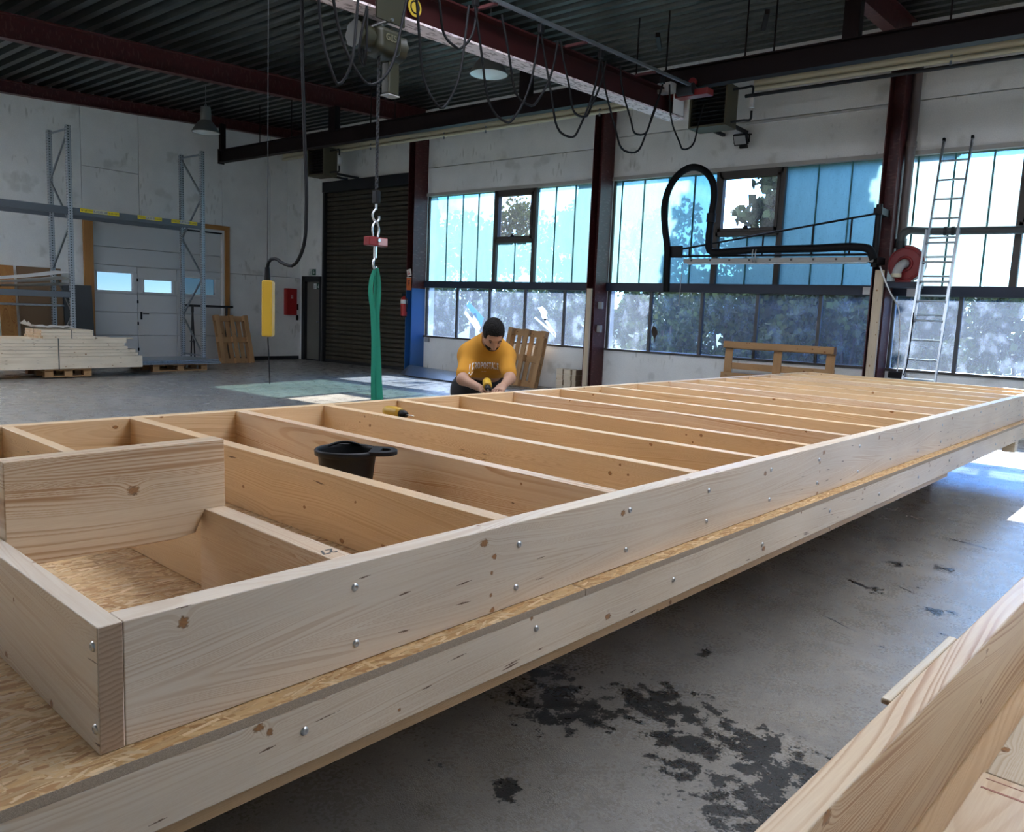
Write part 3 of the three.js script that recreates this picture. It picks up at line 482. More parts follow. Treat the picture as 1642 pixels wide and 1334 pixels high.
// ------------------------------------------------------------------ the timber floor element in the middle of the hall
const TH = -2.502 * D2R;
const onBench = (x, y, z) => V(x * Math.cos(TH) + z * Math.sin(TH), y, -x * Math.sin(TH) + z * Math.cos(TH)).toArray(); // the bench stands turned 2.5 degrees in the hall
const screwHead = (() => { const h = new THREE.LatheGeometry([[0, 0.0032], [0.0035, 0.0032], [0.0042, 0.0052], [0.0078, 0.0046], [0.0098, 0.0016], [0.0108, 0]].map((p) => new THREE.Vector2(...p)), 14); return h.scale(0.92, 0.85, 0.92); })();
const ZN = -0.522, ZF = -9.957, XF = -1.42, XR = -3.955, T0 = 0.683, T1 = 0.923, MID = (T0 + T1) / 2;
const joistZ = (k) => -1.085 - 0.5525 * k;
{
  const o = [(XF + XR) / 2, T0, (ZN + ZF) / 2];
  const t = thing('timber_floor_frame', 'long pale timber floor frame of rim beams and joists on strand board', 'frame', onBench(...o), TH);
  const rel = (x, y, z) => [x - o[0], y - o[1], z - o[2]];
  board('rim_beam', -0.567 - ZF - 0.06, 0.24, 0.06, rel(XF - 0.03, MID, (-0.567 + ZF + 0.06) / 2), M.woodA, t, Math.PI / 2);
  board('rim_beam', -0.567 - ZF - 0.06, 0.24, 0.06, rel(XR + 0.03, MID, (-0.567 + ZF + 0.06) / 2), M.woodJ, t, Math.PI / 2);
  board('end_board', XF - XR, 0.24, 0.045, rel((XF + XR) / 2, MID, -0.5445), M.woodA, t);
  const x0 = XR + 0.06, x1 = XF - 0.06;
  for (let k = 0; k <= 16; k++) {
    const z = joistZ(k), ms = [M.woodJ, M.woodJ2, M.woodB, M.woodJ][k % 4];
    if (k === 0) { // the trimmed joist: two pieces meeting beside the opening
      board('joist', x1 + 2.1, 0.24, 0.06, rel((x1 - 2.1) / 2, MID, z), M.woodB, t); board('joist', -2.106 - x0, 0.238, 0.045, rel((x0 - 2.106) / 2, MID - 0.001, z - 0.006), M.woodJ, t);
    } else if (k === 16) board('joist', XF - XR, 0.24, 0.06, rel((XF + XR) / 2, MID, ZF + 0.03), ms, t);
    else board('joist', x1 - x0, 0.24, 0.06, rel((x0 + x1) / 2, MID, z), ms, t);
  }
  const put = (x, y, z, ry, rx = 0) => { const s = mesh('screw', screwHead, M.zinc, t); s.position.set(...rel(x, y, z)); s.rotation.set(rx, 0, ry); };
  for (let k = 0; k < 16; k++) { put(XF, T1 - 0.055 + rr(-0.012, 0.012), joistZ(k) + rr(-0.012, 0.012), -Math.PI / 2); put(XF, T0 + 0.05 + rr(-0.012, 0.012), joistZ(k) + rr(-0.012, 0.012), -Math.PI / 2); }
  put(XF - 0.018, T1 - 0.04, ZN, 0, Math.PI / 2); put(XF - 0.016, T0 + 0.045, ZN, 0, Math.PI / 2);
}
{ // notched upstand across the corner opening
  const s = new THREE.Shape([[-0.57, 1.107], [-1.112, 1.113], [-1.116, 0.9245], [-1.056, 0.9245], [-1.028, 0.862], [-0.97, 0.853], [-0.57, 0.853]].map((p) => new THREE.Vector2(p[0], p[1])));
  let g = new THREE.ExtrudeGeometry(s, { depth: 0.055, bevelEnabled: true, bevelSize: 0.002, bevelThickness: 0.002, bevelSegments: 1 });
  g.translate(0.84, -0.853, 0).rotateY(-Math.PI / 2); g = uvm(g, 'z', WOOD_U, WOOD_V, 0.34, 0.28);
  const t = tag(mesh('notched_board', g, M.woodK[0]), 'knotty board standing proud of the frame beside the corner opening', 'board');
  t.position.set(...onBench(-2.078, 0.853, -0.84)); t.rotation.y = TH;
}
{ // the finished element below: strand board on a lower rim
  const o = [-2.68, 0.435, -4.9], t = thing('lower_floor_panel', 'strand board floor panel with pale lower rim beam under the frame', 'panel', onBench(...o), TH), rel = (x, y, z) => [x - o[0], y - o[1], z - o[2]];
  const XO = -1.367, XI = -4.0, z0 = 0.9, z1 = -10.5;
  for (const [a, b] of [[z0, -1.9], [-1.903, -4.4], [-4.403, -6.9], [-6.903, -9.4], [-9.403, z1]]) {
    let g = uvm(rb(XO - XI, 0.022, a - b, 0.0015), 'z', 1.0, 1.0, rnd(), rnd());
    const n = g.attributes.normal, up = [], side = []; for (let k = 0; k < n.count; k += 3) (Math.abs(n.getY(k) + n.getY(k + 1) + n.getY(k + 2)) > 2.2 ? up : side).push(k, k + 1, k + 2);
    const uv = g.attributes.uv; for (const k of side) uv.setXY(k, uv.getX(k) * 2, uv.getY(k) * 22);
    g.setIndex([...up, ...side]); g.addGroup(0, up.length, 0); g.addGroup(up.length, side.length, 1);
    const m = mesh('strand_board', g, [M.osb, M.osbEdge], t); m.position.set(...rel((XO + XI) / 2, 0.671, (a + b) / 2));
  }
  board('lower_rim_beam', z0 - z1, 0.135, 0.06, rel(XO - 0.031, 0.5925, (z0 + z1) / 2), M.woodC, t, Math.PI / 2);
  board('lower_rim_beam', z0 - z1, 0.135, 0.06, rel(XI + 0.03, 0.5925, (z0 + z1) / 2), M.woodC, t, Math.PI / 2);
  for (let k = 0; k < 12; k++) board('lower_joist', XO - XI - 0.13, 0.135, 0.06, rel((XO + XI) / 2, 0.5925, 0.4 - k * 0.95), M.woodJ2, t);
  board('under_batten', 7.4, 0.09, 0.08, rel(XO - 0.128, 0.48, 0.9 - 3.7), M.woodJ2, t, Math.PI / 2); board('under_batten', 7.4, 0.09, 0.08, rel(XI + 0.12, 0.48, 0.9 - 3.7), M.woodJ2, t, Math.PI / 2);
  for (let k = 0; k < 13; k++) { const s = mesh('screw', screwHead, M.zinc, t); s.position.set(...rel(XO, 0.6 + rr(-0.02, 0.02), -0.9 - k * 0.74 + rr(-0.05, 0.05))); s.rotation.z = -Math.PI / 2; }
}
// trestle timbers and feet that carry it
[[-0.2, 0.435], [-2.6, 0.435], [-5.0, 0.435], [-6.35, 0.435], [-9.2, 0.525]].forEach(([z, h], i) => {
  const t = thing('support_sleeper', 'stacked timber sleeper carrying the floor panel from below', 'sleeper', onBench(-2.95, 0, z), TH, 'sleepers under the floor panel');
  board('sleeper_beam', 1.5, 0.16, 0.14, [0, h - 0.08, 0], M.pallet, t);
  for (const x of [-0.6, 0, 0.6]) { const n = Math.max(2, Math.floor((h - 0.16) / 0.14)), hh = (h - 0.16) / n; for (let k = 0; k < n; k++) board('packing_block', 0.3, hh, 0.16, [x, hh * (k + 0.5), 0], M.pallet, t); }
});
{ const t = tag(mesh('packing_foot', uvm(rb(0.1, 0.11, 0.14, 0.004), 'z', WOOD_U, WOOD_V), M.woodPale[0]), 'small pale wooden block under the far end of the floor panel', 'block'); t.position.set(...onBench(-1.43, 0.47, -8.6)); t.rotation.y = TH; }
// ------------------------------------------------------------------ timber stack beside the viewer
{
  const A = -3.85 * D2R, P = (x, y, z) => V(x * Math.cos(A) + z * Math.sin(A), y, -x * Math.sin(A) + z * Math.cos(A)).toArray();
  // across = x in the turned frame
  const front = (name, label, cat, L, H, T, x, y, zc, mat, roll = 0, group) => { const m = tag(mesh(name, boardGeo(L, H, T, 0.004), mat), label, cat, group); m.position.set(...P(x, y, zc)); m.rotation.set(0, A + Math.PI / 2, roll, 'YXZ'); return m; };
  const xA = -0.3835;
  front('edge_beam', 'knotty beam standing on edge along the right foreground timber stack', 'beam', 6.2, 0.24, 0.05, xA, 0.73, -3.4, M.woodFront);
  front('offcut_strip', 'short pale strip lying against the outer side of the standing beam', 'strip', 0.42, 0.012, 0.018, xA - 0.035, 0.842, -1.66, M.woodPale);
  front('flat_board', 'nearest flat board with swirling grain at the lower right corner', 'board', 1.3, 0.045, 0.3, -0.157, 0.6275, -1.07, M.woodK);
  front('flat_board', 'flat board with reddish saw marks behind the nearest one', 'board', 0.5, 0.043, 0.3, -0.153, 0.6265, -1.975, M.plankGrey);
  front('flat_board', 'flat board furthest along the right foreground stack', 'board', 3.6, 0.041, 0.3, -0.128, 0.6255, -4.032, M.woodC);
  for (const [z, w] of [[-1.66, 0.006], [-1.70, 0.003], [-2.17, 0.004]]) { const m = tag(mesh('chalk_line', new THREE.BoxGeometry(0.28, 0.0006, w), std({ color: lin(0.42, 0.20, 0.15), roughness: 0.95 })), ['broad red chalk line near the end of the nearest flat board', 'fine red chalk line at the very end of the nearest flat board', 'red chalk line at the far end of the middle flat board'][[-1.66, -1.70, -2.17].indexOf(z)], 'mark'); m.position.set(...P(-0.155, z < -2 ? 0.6483 : 0.6503, z)); m.rotation.y = A + 0.04; }
  for (const [i, x] of [[0, -0.26], [1, 0.06], [2, 0.36]]) front('stack_board', ['lower board showing in the gap beside the standing beam', 'hidden lower board in the middle of the foreground stack', 'hidden lower board on the outer side of the foreground stack'][i], 'board', 6.2, 0.1, 0.29, x, 0.555, -3.4, M.woodJ2);
  for (let k = 0; k < 4; k++) { const m = tag(mesh('stack_bearer', boardGeo(0.9, 0.5, 0.12, 0.005), M.pallet), 'upright bearer under the right foreground timber stack', 'bearer', 'bearers under the foreground stack'); m.position.set(...P(0.05, 0.25, -0.9 - k * 1.6)); m.rotation.y = A; }
}
// ------------------------------------------------------------------ bucket and drill inside the frame
{
  const t = thing('mortar_bucket', 'black plastic bucket with side spout standing between the joists', 'bucket', onBench(-2.6, T0, -1.925), TH); t.scale.set(0.82, 1, 0.82);
  const prof = [[0, 0.004], [0.108, 0.004], [0.112, 0.012], [0.14, 0.222], [0.156, 0.226], [0.158, 0.244], [0.15, 0.25], [0.144, 0.246], [0.137, 0.235], [0.108, 0.02], [0, 0.014]].map((p) => new THREE.Vector2(...p));
  mesh('shell', new THREE.LatheGeometry(prof, 40), M.black, t);
  const ear = new THREE.Shape(); ear.moveTo(0.12, -0.09); ear.quadraticCurveTo(0.24, -0.09, 0.245, 0); ear.quadraticCurveTo(0.24, 0.09, 0.12, 0.09); const hole = new THREE.Path(); hole.moveTo(0.165, -0.045); hole.quadraticCurveTo(0.215, -0.045, 0.218, 0); hole.quadraticCurveTo(0.215, 0.045, 0.165, 0.045); ear.holes.push(hole);
  const e = mesh('grip_rim', new THREE.ExtrudeGeometry(ear, { depth: 0.012, bevelEnabled: true, bevelSize: 0.003, bevelThickness: 0.003, bevelSegments: 2 }).rotateX(Math.PI / 2).translate(0, 0.248, 0), M.black, t); e.rotation.y = 0.75;
  const a = [], b = []; for (let k = 0; k <= 16; k++) { const q = 2.0 + 1.2 * k / 16; a.push([0.142 * Math.cos(q), 0.244 + 0.012 * Math.sin(Math.PI * k / 16), -0.142 * Math.sin(q)]); }
  mesh('raised_lip', tube(a, 0.006, 24, 6), M.black, t);
}
function cordlessDrill(name, label, pos, rot) {
  const t = thing(name, label, 'drill', pos); t.rotation.set(...rot);
  mesh('motor_housing', new THREE.LatheGeometry([[0, -0.1], [0.026, -0.098], [0.033, -0.07], [0.034, 0.02], [0.028, 0.035], [0, 0.036]].map((p) => new THREE.Vector2(...p)), 18).rotateX(Math.PI / 2), M.yellow, t);
  mesh('chuck', new THREE.LatheGeometry([[0, 0.036], [0.022, 0.037], [0.024, 0.06], [0.016, 0.085], [0.008, 0.09], [0, 0.09]].map((p) => new THREE.Vector2(...p)), 16).rotateX(Math.PI / 2), M.black, t);
  mesh('bit', rod([0, 0, 0.088], [0, 0, 0.15], 0.0035, 8), M.zinc, t);
  const g = rb(0.036, 0.12, 0.046, 0.012, 0, -0.075, -0.045); g.rotateX(0.12); mesh('grip', g, M.black, t);
  mesh('trigger', rb(0.016, 0.03, 0.014, 0.004, 0, -0.045, -0.012), M.black, t); mesh('battery', rb(0.07, 0.05, 0.11, 0.008, 0, -0.15, -0.03), M.yellow, t); mesh('battery_foot', rb(0.072, 0.018, 0.112, 0.005, 0, -0.182, -0.03), M.black, t);
  return t;
}
cordlessDrill('cordless_drill', 'yellow and black cordless drill lying in the frame behind a joist', onBench(-3.46, T0 + 0.232, -2.9), [0.1, 1.5, 0.0]);

// ------------------------------------------------------------------ crane bridge with hoist, cables and pendant
const BRX = -6.04, brY = (z) => 4.25 + 0.042 * (-z - 6.5);
{
  const z0 = -10.95, z1 = -1.0, zc = (z0 + z1) / 2, t = thing('crane_bridge', 'dark red crane bridge girder with blotchy lower flange coloured pale for bounced floor light', 'crane', [BRX, brY(zc), zc]);
  t.rotation.x = Math.atan(0.042);
  const g = iBeam(z1 - z0, 0.33, 0.26, 0.02, 0.02);
  mesh('web', g.web, M.craneRed, t); mesh('top_flange', g.top, M.craneRed, t); mesh('bottom_flange', uvm(g.bottom, 'z', 2.4, 0.5), M.flange, t);
  mesh('end_plate', bx(0.3, 0.3, 0.012, 0.03, 0.14, (z0 - z1) / 2 - 0.008), M.white, t);
  mesh('end_cover', bx(0.012, 0.27, 0.3, 0.137, 0.165, (z0 - z1) / 2 + 0.2), M.white, t);
  const zr = RUN.z - zc, end = mesh('end_carriage', rb(1.3, 0.09, 0.2, 0.01, 0, 0.275, zr), M.redDark, t);
  mesh('carriage_motor', rod([0.45, 0.32, zr + 0.12], [0.2, 0.32, zr + 0.12], 0.08, 16), M.steelBlack, end);
  mesh('carriage_box', rb(0.22, 0.14, 0.16, 0.01, 0.12, 0.33, zr + 0.3), M.greyPlastic, end);
  for (const x of [-0.4, 0.4]) for (const s of [-1, 1]) mesh('wheel', new THREE.CylinderGeometry(0.06, 0.06, 0.04, 18).rotateX(Math.PI / 2).translate(x, 0.42, zr + s * 0.06), M.redDark, end);
  mesh('yellow_sign', new THREE.CylinderGeometry(0.085, 0.085, 0.008, 24).rotateZ(Math.PI / 2).translate(0.05, 0.17, -5.62 - zc + 0.02), std({ color: lin(0.5, 0.36, 0.03), roughness: 0.5 }), t);
  mesh('warning_mark', new THREE.TorusGeometry(0.055, 0.007, 6, 20).rotateY(Math.PI / 2).translate(0.056, 0.17, -5.60 - zc), M.black, t);
  mesh('cable_rail', bx(0.035, 0.035, 8.2, 0.42, 0.36, -0.7), M.galv, t);
  for (const z of [-3.6, -2.0, -0.4, 1.2, 2.8]) mesh('rail_arm', bx(0.3, 0.03, 0.04, 0.27, 0.335, z), M.steelRed, t);
}
{ // festoon: flat cables in loops on small carriers under the rail
  const X = -5.62, y0 = 4.5, t = thing('festoon_cable', 'black control cable hanging in loops below the crane bridge', 'cable', [X, y0, -7.5]);
  const loops = [[-4.15, -4.65, 3.34], [-4.25, -5.2, 3.42], [-5.22, -5.98, 3.405], [-6.03, -7.08, 3.47], [-7.12, -8.24, 3.535], [-8.3, -9.72, 3.6], [-6.45, -7.41, 3.72], [-7.48, -8.36, 3.81], [-8.72, -9.73, 3.86], [-9.93, -11.0, 3.9], [-5.5, -6.1, 4.0]];
  for (const [a, b, yb] of loops) {
    const pts = []; for (let k = 0; k <= 16; k++) { const s = k / 16, q = Math.pow(Math.abs(2 * s - 1), 2.3); pts.push([0.02 * Math.sin(k + a), yb + (brY(a) + 0.25 - yb) * q - y0, lerp(a, b, s) + 7.5]); }
    mesh('cable_loop', tube(pts, 0.013, 36, 6), M.rubber, t);
  }
  for (const z of [-4.2, -5.21, -6.05, -7.1, -8.27, -9.75]) mesh('carrier', rb(0.05, 0.09, 0.07, 0.008, 0, brY(z) + 0.27 - y0, z + 7.5), M.black, t);
}
const chainLink = new THREE.TorusGeometry(0.012, 0.0042, 5, 8).scale(1, 1.5, 1);
const chain = (len) => { const gs = []; for (let y = 0, k = 0; y < len; y += 0.0285, k++) { const g = chainLink.clone(); if (k % 2) g.rotateY(Math.PI / 2); gs.push(g.translate(0, -y, 0)); } return merge(gs); };
const font = await new FontLoader().loadAsync('fonts/droid/droid_sans_bold.typeface.json');
{ const g = new TextGeometry('27', { font, size: 0.03, depth: 0.0004 }).rotateX(-Math.PI / 2).rotateY(-Math.PI / 2); const t = tag(mesh('pencil_mark', g, std({ color: lin(0.12, 0.11, 0.10), roughness: 0.9 })), 'small pencilled number on top of the first joist beside the front rim', 'mark'); t.position.set(...onBench(-1.545, 0.9232, -1.105)); t.rotation.y = TH; }
const hz = -5.2;
{
  const t = thing('chain_hoist', 'olive electric chain hoist hanging from the crane bridge', 'hoist', [BRX, 3.82, hz]);
  // trolley gripping the lower flange
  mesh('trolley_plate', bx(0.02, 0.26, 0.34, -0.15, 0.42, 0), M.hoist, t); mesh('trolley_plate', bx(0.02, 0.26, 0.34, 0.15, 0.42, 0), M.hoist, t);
  for (const s of [-1, 1]) for (const z of [-0.1, 0.1]) mesh('trolley_wheel', new THREE.CylinderGeometry(0.05, 0.05, 0.03, 16).rotateZ(Math.PI / 2).translate(s * 0.125, 0.43, z), M.zinc, t);
  mesh('trolley_bolt', rod([-0.18, 0.31, 0], [0.18, 0.31, 0], 0.016), M.zinc, t); mesh('suspension_eye', new THREE.TorusGeometry(0.035, 0.012, 8, 16).translate(0, 0.29, 0), M.zinc, t);
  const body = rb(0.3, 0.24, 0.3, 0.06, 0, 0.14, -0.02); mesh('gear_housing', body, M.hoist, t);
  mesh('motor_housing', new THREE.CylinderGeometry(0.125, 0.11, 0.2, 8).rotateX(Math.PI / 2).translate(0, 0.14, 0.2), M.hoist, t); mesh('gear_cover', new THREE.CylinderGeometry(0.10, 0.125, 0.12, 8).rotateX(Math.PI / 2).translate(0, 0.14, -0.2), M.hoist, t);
  const tx = new TextGeometry('GIS', { font, size: 0.06, depth: 0.004 }); tx.computeBoundingBox(); tx.translate(-0.09, 0, 0).rotateY(Math.PI / 2).translate(0.151, 0.13, -0.035); mesh('lettering', tx, std({ color: lin(0.12, 0.115, 0.07), roughness: 0.5 }), t);
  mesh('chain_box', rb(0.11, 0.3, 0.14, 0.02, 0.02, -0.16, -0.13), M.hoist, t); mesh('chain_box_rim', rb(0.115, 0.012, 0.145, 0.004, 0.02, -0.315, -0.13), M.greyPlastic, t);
  for (const x of [-0.018, 0.018]) mesh('chain', chain(1.22), M.steelBlack, t).position.set(x, 0.02, x * 0.6);
  mesh('bottom_block', rb(0.07, 0.13, 0.06, 0.014, 0, -1.27, 0), M.black, t); mesh('hook_shank', rod([0, -1.33, 0], [0, -1.39, 0], 0.012), M.zinc, t);
  mesh('hook', tube([[0, -1.38, 0], [0.0, -1.41, 0.03], [0, -1.45, 0.042], [0, -1.49, 0.02], [0, -1.50, -0.01], [0, -1.475, -0.04], [0, -1.445, -0.038]], 0.011, 24, 8), M.zinc, t);
  for (const [a, b, c] of [[0.02, 0.28, 0.18], [-0.06, 0.24, 0.22]]) mesh('supply_cable', tube([[0.12, b + 0.1, 0.25], [0.1, -0.05, 0.3 + a], [0.02, -0.12, 0.2], [0.0, 0.03, c]], 0.012, 24, 6), M.rubber, t);
}
{
  const t = thing('crane_scale', 'small red load cell hung between hook and sling', 'scale', [BRX, 2.02, hz]);
  mesh('scale_body', rb(0.09, 0.085, 0.235, 0.01, 0, 0.11, -0.005), M.redDark, t); mesh('scale_lid', rb(0.02, 0.07, 0.11, 0.004, 0.04, 0.11, -0.055), std({ color: lin(0.5, 0.3, 0.3), roughness: 0.4 }), t);
  mesh('pin', new THREE.CylinderGeometry(0.017, 0.017, 0.12, 14).rotateZ(Math.PI / 2).translate(0, 0.12, 0), M.chrome, t);
  mesh('upper_shackle', tube([[0, 0.15, -0.03], [0, 0.24, -0.04], [0, 0.305, 0], [0, 0.24, 0.04], [0, 0.15, 0.03]], 0.01, 24, 8), M.chrome, t);
  mesh('lower_link', rb(0.03, 0.12, 0.03, 0.006, 0, 0.01, 0), M.chrome, t);
  mesh('lower_hook', tube([[0, -0.04, 0], [0.01, -0.07, 0.025], [0.01, -0.12, 0.03], [0, -0.15, 0], [-0.01, -0.13, -0.03]], 0.012, 24, 8), M.chrome, t);
}
{ // green lifting sling: two webbing legs looped over the hook
  const t = thing('lifting_sling', 'green webbing lifting sling hanging from the crane hook', 'sling', [BRX, 0.22, hz - 0.01]);
  const web = (pts, w0, w1, tw) => { // ribbon of cloth with thickness, twisting as it hangs
    const c = new THREE.CatmullRomCurve3(pts.map((p) => V(...p))), n = 60, P = [], I = [];
    for (let i = 0; i <= n; i++) { const p = c.getPoint(i / n), a = tw(i / n), w = lerp(w0, w1, i / n) / 2, dx = Math.cos(a), dz = Math.sin(a); for (const [s, o] of [[-1, 0.004], [0, 0.009], [1, 0.004], [1, -0.004], [0, -0.001], [-1, -0.004]]) P.push(p.x + dx * w * s - dz * o, p.y, p.z + dz * w * s + dx * o); }
    for (let i = 0; i < n; i++) for (let k = 0; k < 6; k++) { const a = i * 6 + k, b = i * 6 + (k + 1) % 6; I.push(a, b, a + 6, b, b + 6, a + 6); }
    const g = new THREE.BufferGeometry(); g.setAttribute('position', new THREE.Float32BufferAttribute(P, 3)); g.setIndex(I); g.computeVertexNormals(); return g;
  };
  const base = -0.85, lt = (a, d = 0) => (y) => [0.65 * a + 0.75 * d, y, -0.75 * a + 0.65 * d]; // a: across the view of the hall, d: towards the viewer
  const path = (...k) => k.map(([y, a, d]) => lt(a, d)(y));
  mesh('sling_leg', web(path([1.66, 0, 0], [1.56, -0.035, 0], [1.42, -0.045, 0.01], [1.25, -0.02, 0.01], [1.0, -0.005, 0.02], [0.6, 0.0, 0.02], [0.3, 0.01, 0.02], [0, 0.02, 0.02]), 0.04, 0.062, (s) => base + 0.5 * Math.sin(s * 7)), M.green, t);
  mesh('sling_leg', web(path([1.66, 0.01, 0], [1.56, 0.03, 0], [1.42, 0.035, 0], [1.2, 0.02, 0], [0.95, 0.03, 0], [0.6, 0.05, 0.01], [0.3, 0.075, 0.02], [0, 0.12, 0.03]), 0.04, 0.07, (s) => base + 0.3 + 0.5 * Math.sin(s * 5 + 1)), M.green, t);
  mesh('sling_leg', web(path([1.66, 0, -0.01], [1.5, 0.005, -0.03], [1.2, 0.0, -0.03], [0.8, 0.03, -0.03], [0.4, 0.04, -0.03], [0, 0.06, -0.02]), 0.04, 0.06, (s) => base - 0.4 + 0.7 * Math.sin(s * 4 + 2)), M.green, t);
}
{
  const t = thing('crane_pendant', 'yellow push button pendant control hanging on a black cable', 'control', [-6.78, 1.17, -4.5]);
  mesh('housing', rb(0.1, 0.54, 0.09, 0.014, 0, 0.275, 0), M.yellow, t).rotation.y = 0.7;
  mesh('side_ridge', rb(0.02, 0.52, 0.1, 0.006, 0.045, 0.275, 0.0), M.yellow, t).rotation.y = 0.7;
  for (let k = 0; k < 5; k++) { const b = mesh('button', new THREE.CylinderGeometry(0.016, 0.016, 0.02, 14).rotateX(Math.PI / 2), M.black, t); b.position.set(-0.03, 0.46 - k * 0.085, -0.036); b.rotation.y = 0.7; }
  mesh('gland', cyl(0.022, 0.03, 0.14, 12, -0.01, 0.6, 0), M.rubber, t);
  mesh('wire_rope', rod([-0.01, 0.55, 0], [-0.0, 4.0, 0], 0.004, 6), M.steelBlack, t); mesh('tail_cord', tube([[0.0, 0, 0], [0.02, -0.2, 0], [0.05, -0.45, 0.01]], 0.006, 12, 6), M.rubber, t);
  mesh('control_cable', tube([[-0.01, 0.66, 0], [0.02, 0.73, 0], [0.12, 0.75, 0], [0.26, 0.7, 0], [0.42, 0.69, 0], [0.56, 0.85, 0], [0.6, 1.2, 0], [0.56, 1.9, 0], [0.52, 2.6, 0], [0.5, 3.6, 0]], 0.016, 60, 8), M.rubber, t);
}
// ------------------------------------------------------------------ lamps under the roof
function highBay(label, x, y, z, r) {
  const t = thing('high_bay_lamp', label, 'lamp', [x, y, z], 0, 'unlit lamps under the roof');
  const P = (a) => a.map((p) => new THREE.Vector2(p[0] * r, p[1]));
  mesh('reflector_shade', new THREE.LatheGeometry(P([[1, 0], [1.02, 0.01], [0.9, 0.06], [0.66, 0.17], [0.42, 0.24], [0.4, 0.245], [0.64, 0.165], [0.88, 0.055], [1, 0]]), 32), M.lampBody, t);
  mesh('inner_reflector', new THREE.LatheGeometry(P([[0.97, 0.006], [0.85, 0.055], [0.6, 0.16], [0.0, 0.2]]), 32), M.reflector, t);
  mesh('glass_cover', new THREE.LatheGeometry(P([[0, -0.015], [0.5, -0.012], [0.96, 0.004]]), 32), M.bulbGlass, t);
  mesh('ballast', cyl(0.36 * r, 0.42 * r, 0.26, 20, 0, 0.37, 0), M.lampBody, t); mesh('hook', new THREE.TorusGeometry(0.03, 0.008, 6, 14).translate(0, 0.53, 0), M.galv, t);
  mesh('hanger', rod([0, 0.55, 0], [0, deckY(z) - y, 0], 0.006, 6), M.galv, t);
}
highBay('unlit high bay lamp hanging near the gable wall', -15.6, 4.87, -8.9, 0.27);
highBay('unlit high bay lamp hanging beyond the crane bridge', -8.05, 4.9, -9.0, 0.28);
// ------------------------------------------------------------------ gas air heaters, floodlight
function airHeater(label, x, z, y) {
  const t = thing('air_heater', label, 'heater', [x, y, z]);
  const w = 0.62, h = 0.66, d = 0.4;
  mesh('housing', merge(bx(0.03, h, d, -w / 2, h / 2, 0), bx(0.03, h, d, w / 2, h / 2, 0), bx(w, 0.03, d, 0, 0.015, 0), bx(w, 0.03, d, 0, h - 0.015, 0), bx(w, h, 0.03, 0, h / 2, -d / 2)), M.heater, t);
  for (let k = 0; k < 9; k++) { const s = mesh('louvre', bx(w - 0.05, 0.006, 0.075), M.steelBlack, t); s.position.set(0, 0.06 + k * 0.066, d / 2 - 0.05); s.rotation.x = 0.6; }
  mesh('inner_core', bx(w - 0.04, h - 0.05, 0.1, 0, h / 2, -0.02), M.black, t);
  for (const y_ of [0.08, h - 0.08]) mesh('gas_pipe', tube([[w / 2, y_, 0], [w / 2 + 0.22, y_, 0], [w / 2 + 0.34, y_, 0], [w / 2 + 0.35, h / 2 + (y_ > h / 2 ? 0.12 : -0.12), 0]], 0.019, 24, 8), M.steelBlack, t);
  mesh('valve_body', rb(0.07, 0.15, 0.07, 0.01, w / 2 + 0.35, h / 2, 0), M.white, t); for (const s of [-1, 1]) mesh('bracket', bx(0.05, 0.05, z - WZ, s * (w / 2 - 0.1), 0.1, -(z - WZ) / 2), M.steelBlack, t);
}
airHeater('olive brown gas air heater over the roller shutter near the gable corner', -16.42, -12.4, 4.60);
airHeater('olive brown gas air heater on the wall behind the end of the crane bridge', -6.2, -12.45, 4.62);
{
  const t = thing('floodlight', 'small dark floodlight on the wall under the right air heater', 'floodlight', [-6.02, 4.58, WZ + 0.16]);
  mesh('bracket', merge(bx(0.02, 0.14, 0.02, -0.13, 0.02, -0.04), bx(0.02, 0.14, 0.02, 0.13, 0.02, -0.04), bx(0.28, 0.02, 0.03, 0, 0.09, -0.1)), M.black, t);
  mesh('lamp_case', rb(0.24, 0.19, 0.07, 0.01), M.black, t).rotation.x = 0.5; const gl = mesh('lamp_glass', bx(0.2, 0.14, 0.006), M.greyPlastic, t); gl.rotation.x = 0.5; gl.position.set(0, -0.018, 0.036); mesh('driver_box', rb(0.14, 0.05, 0.06, 0.008, 0.05, -0.12, -0.02), M.black, t);
}

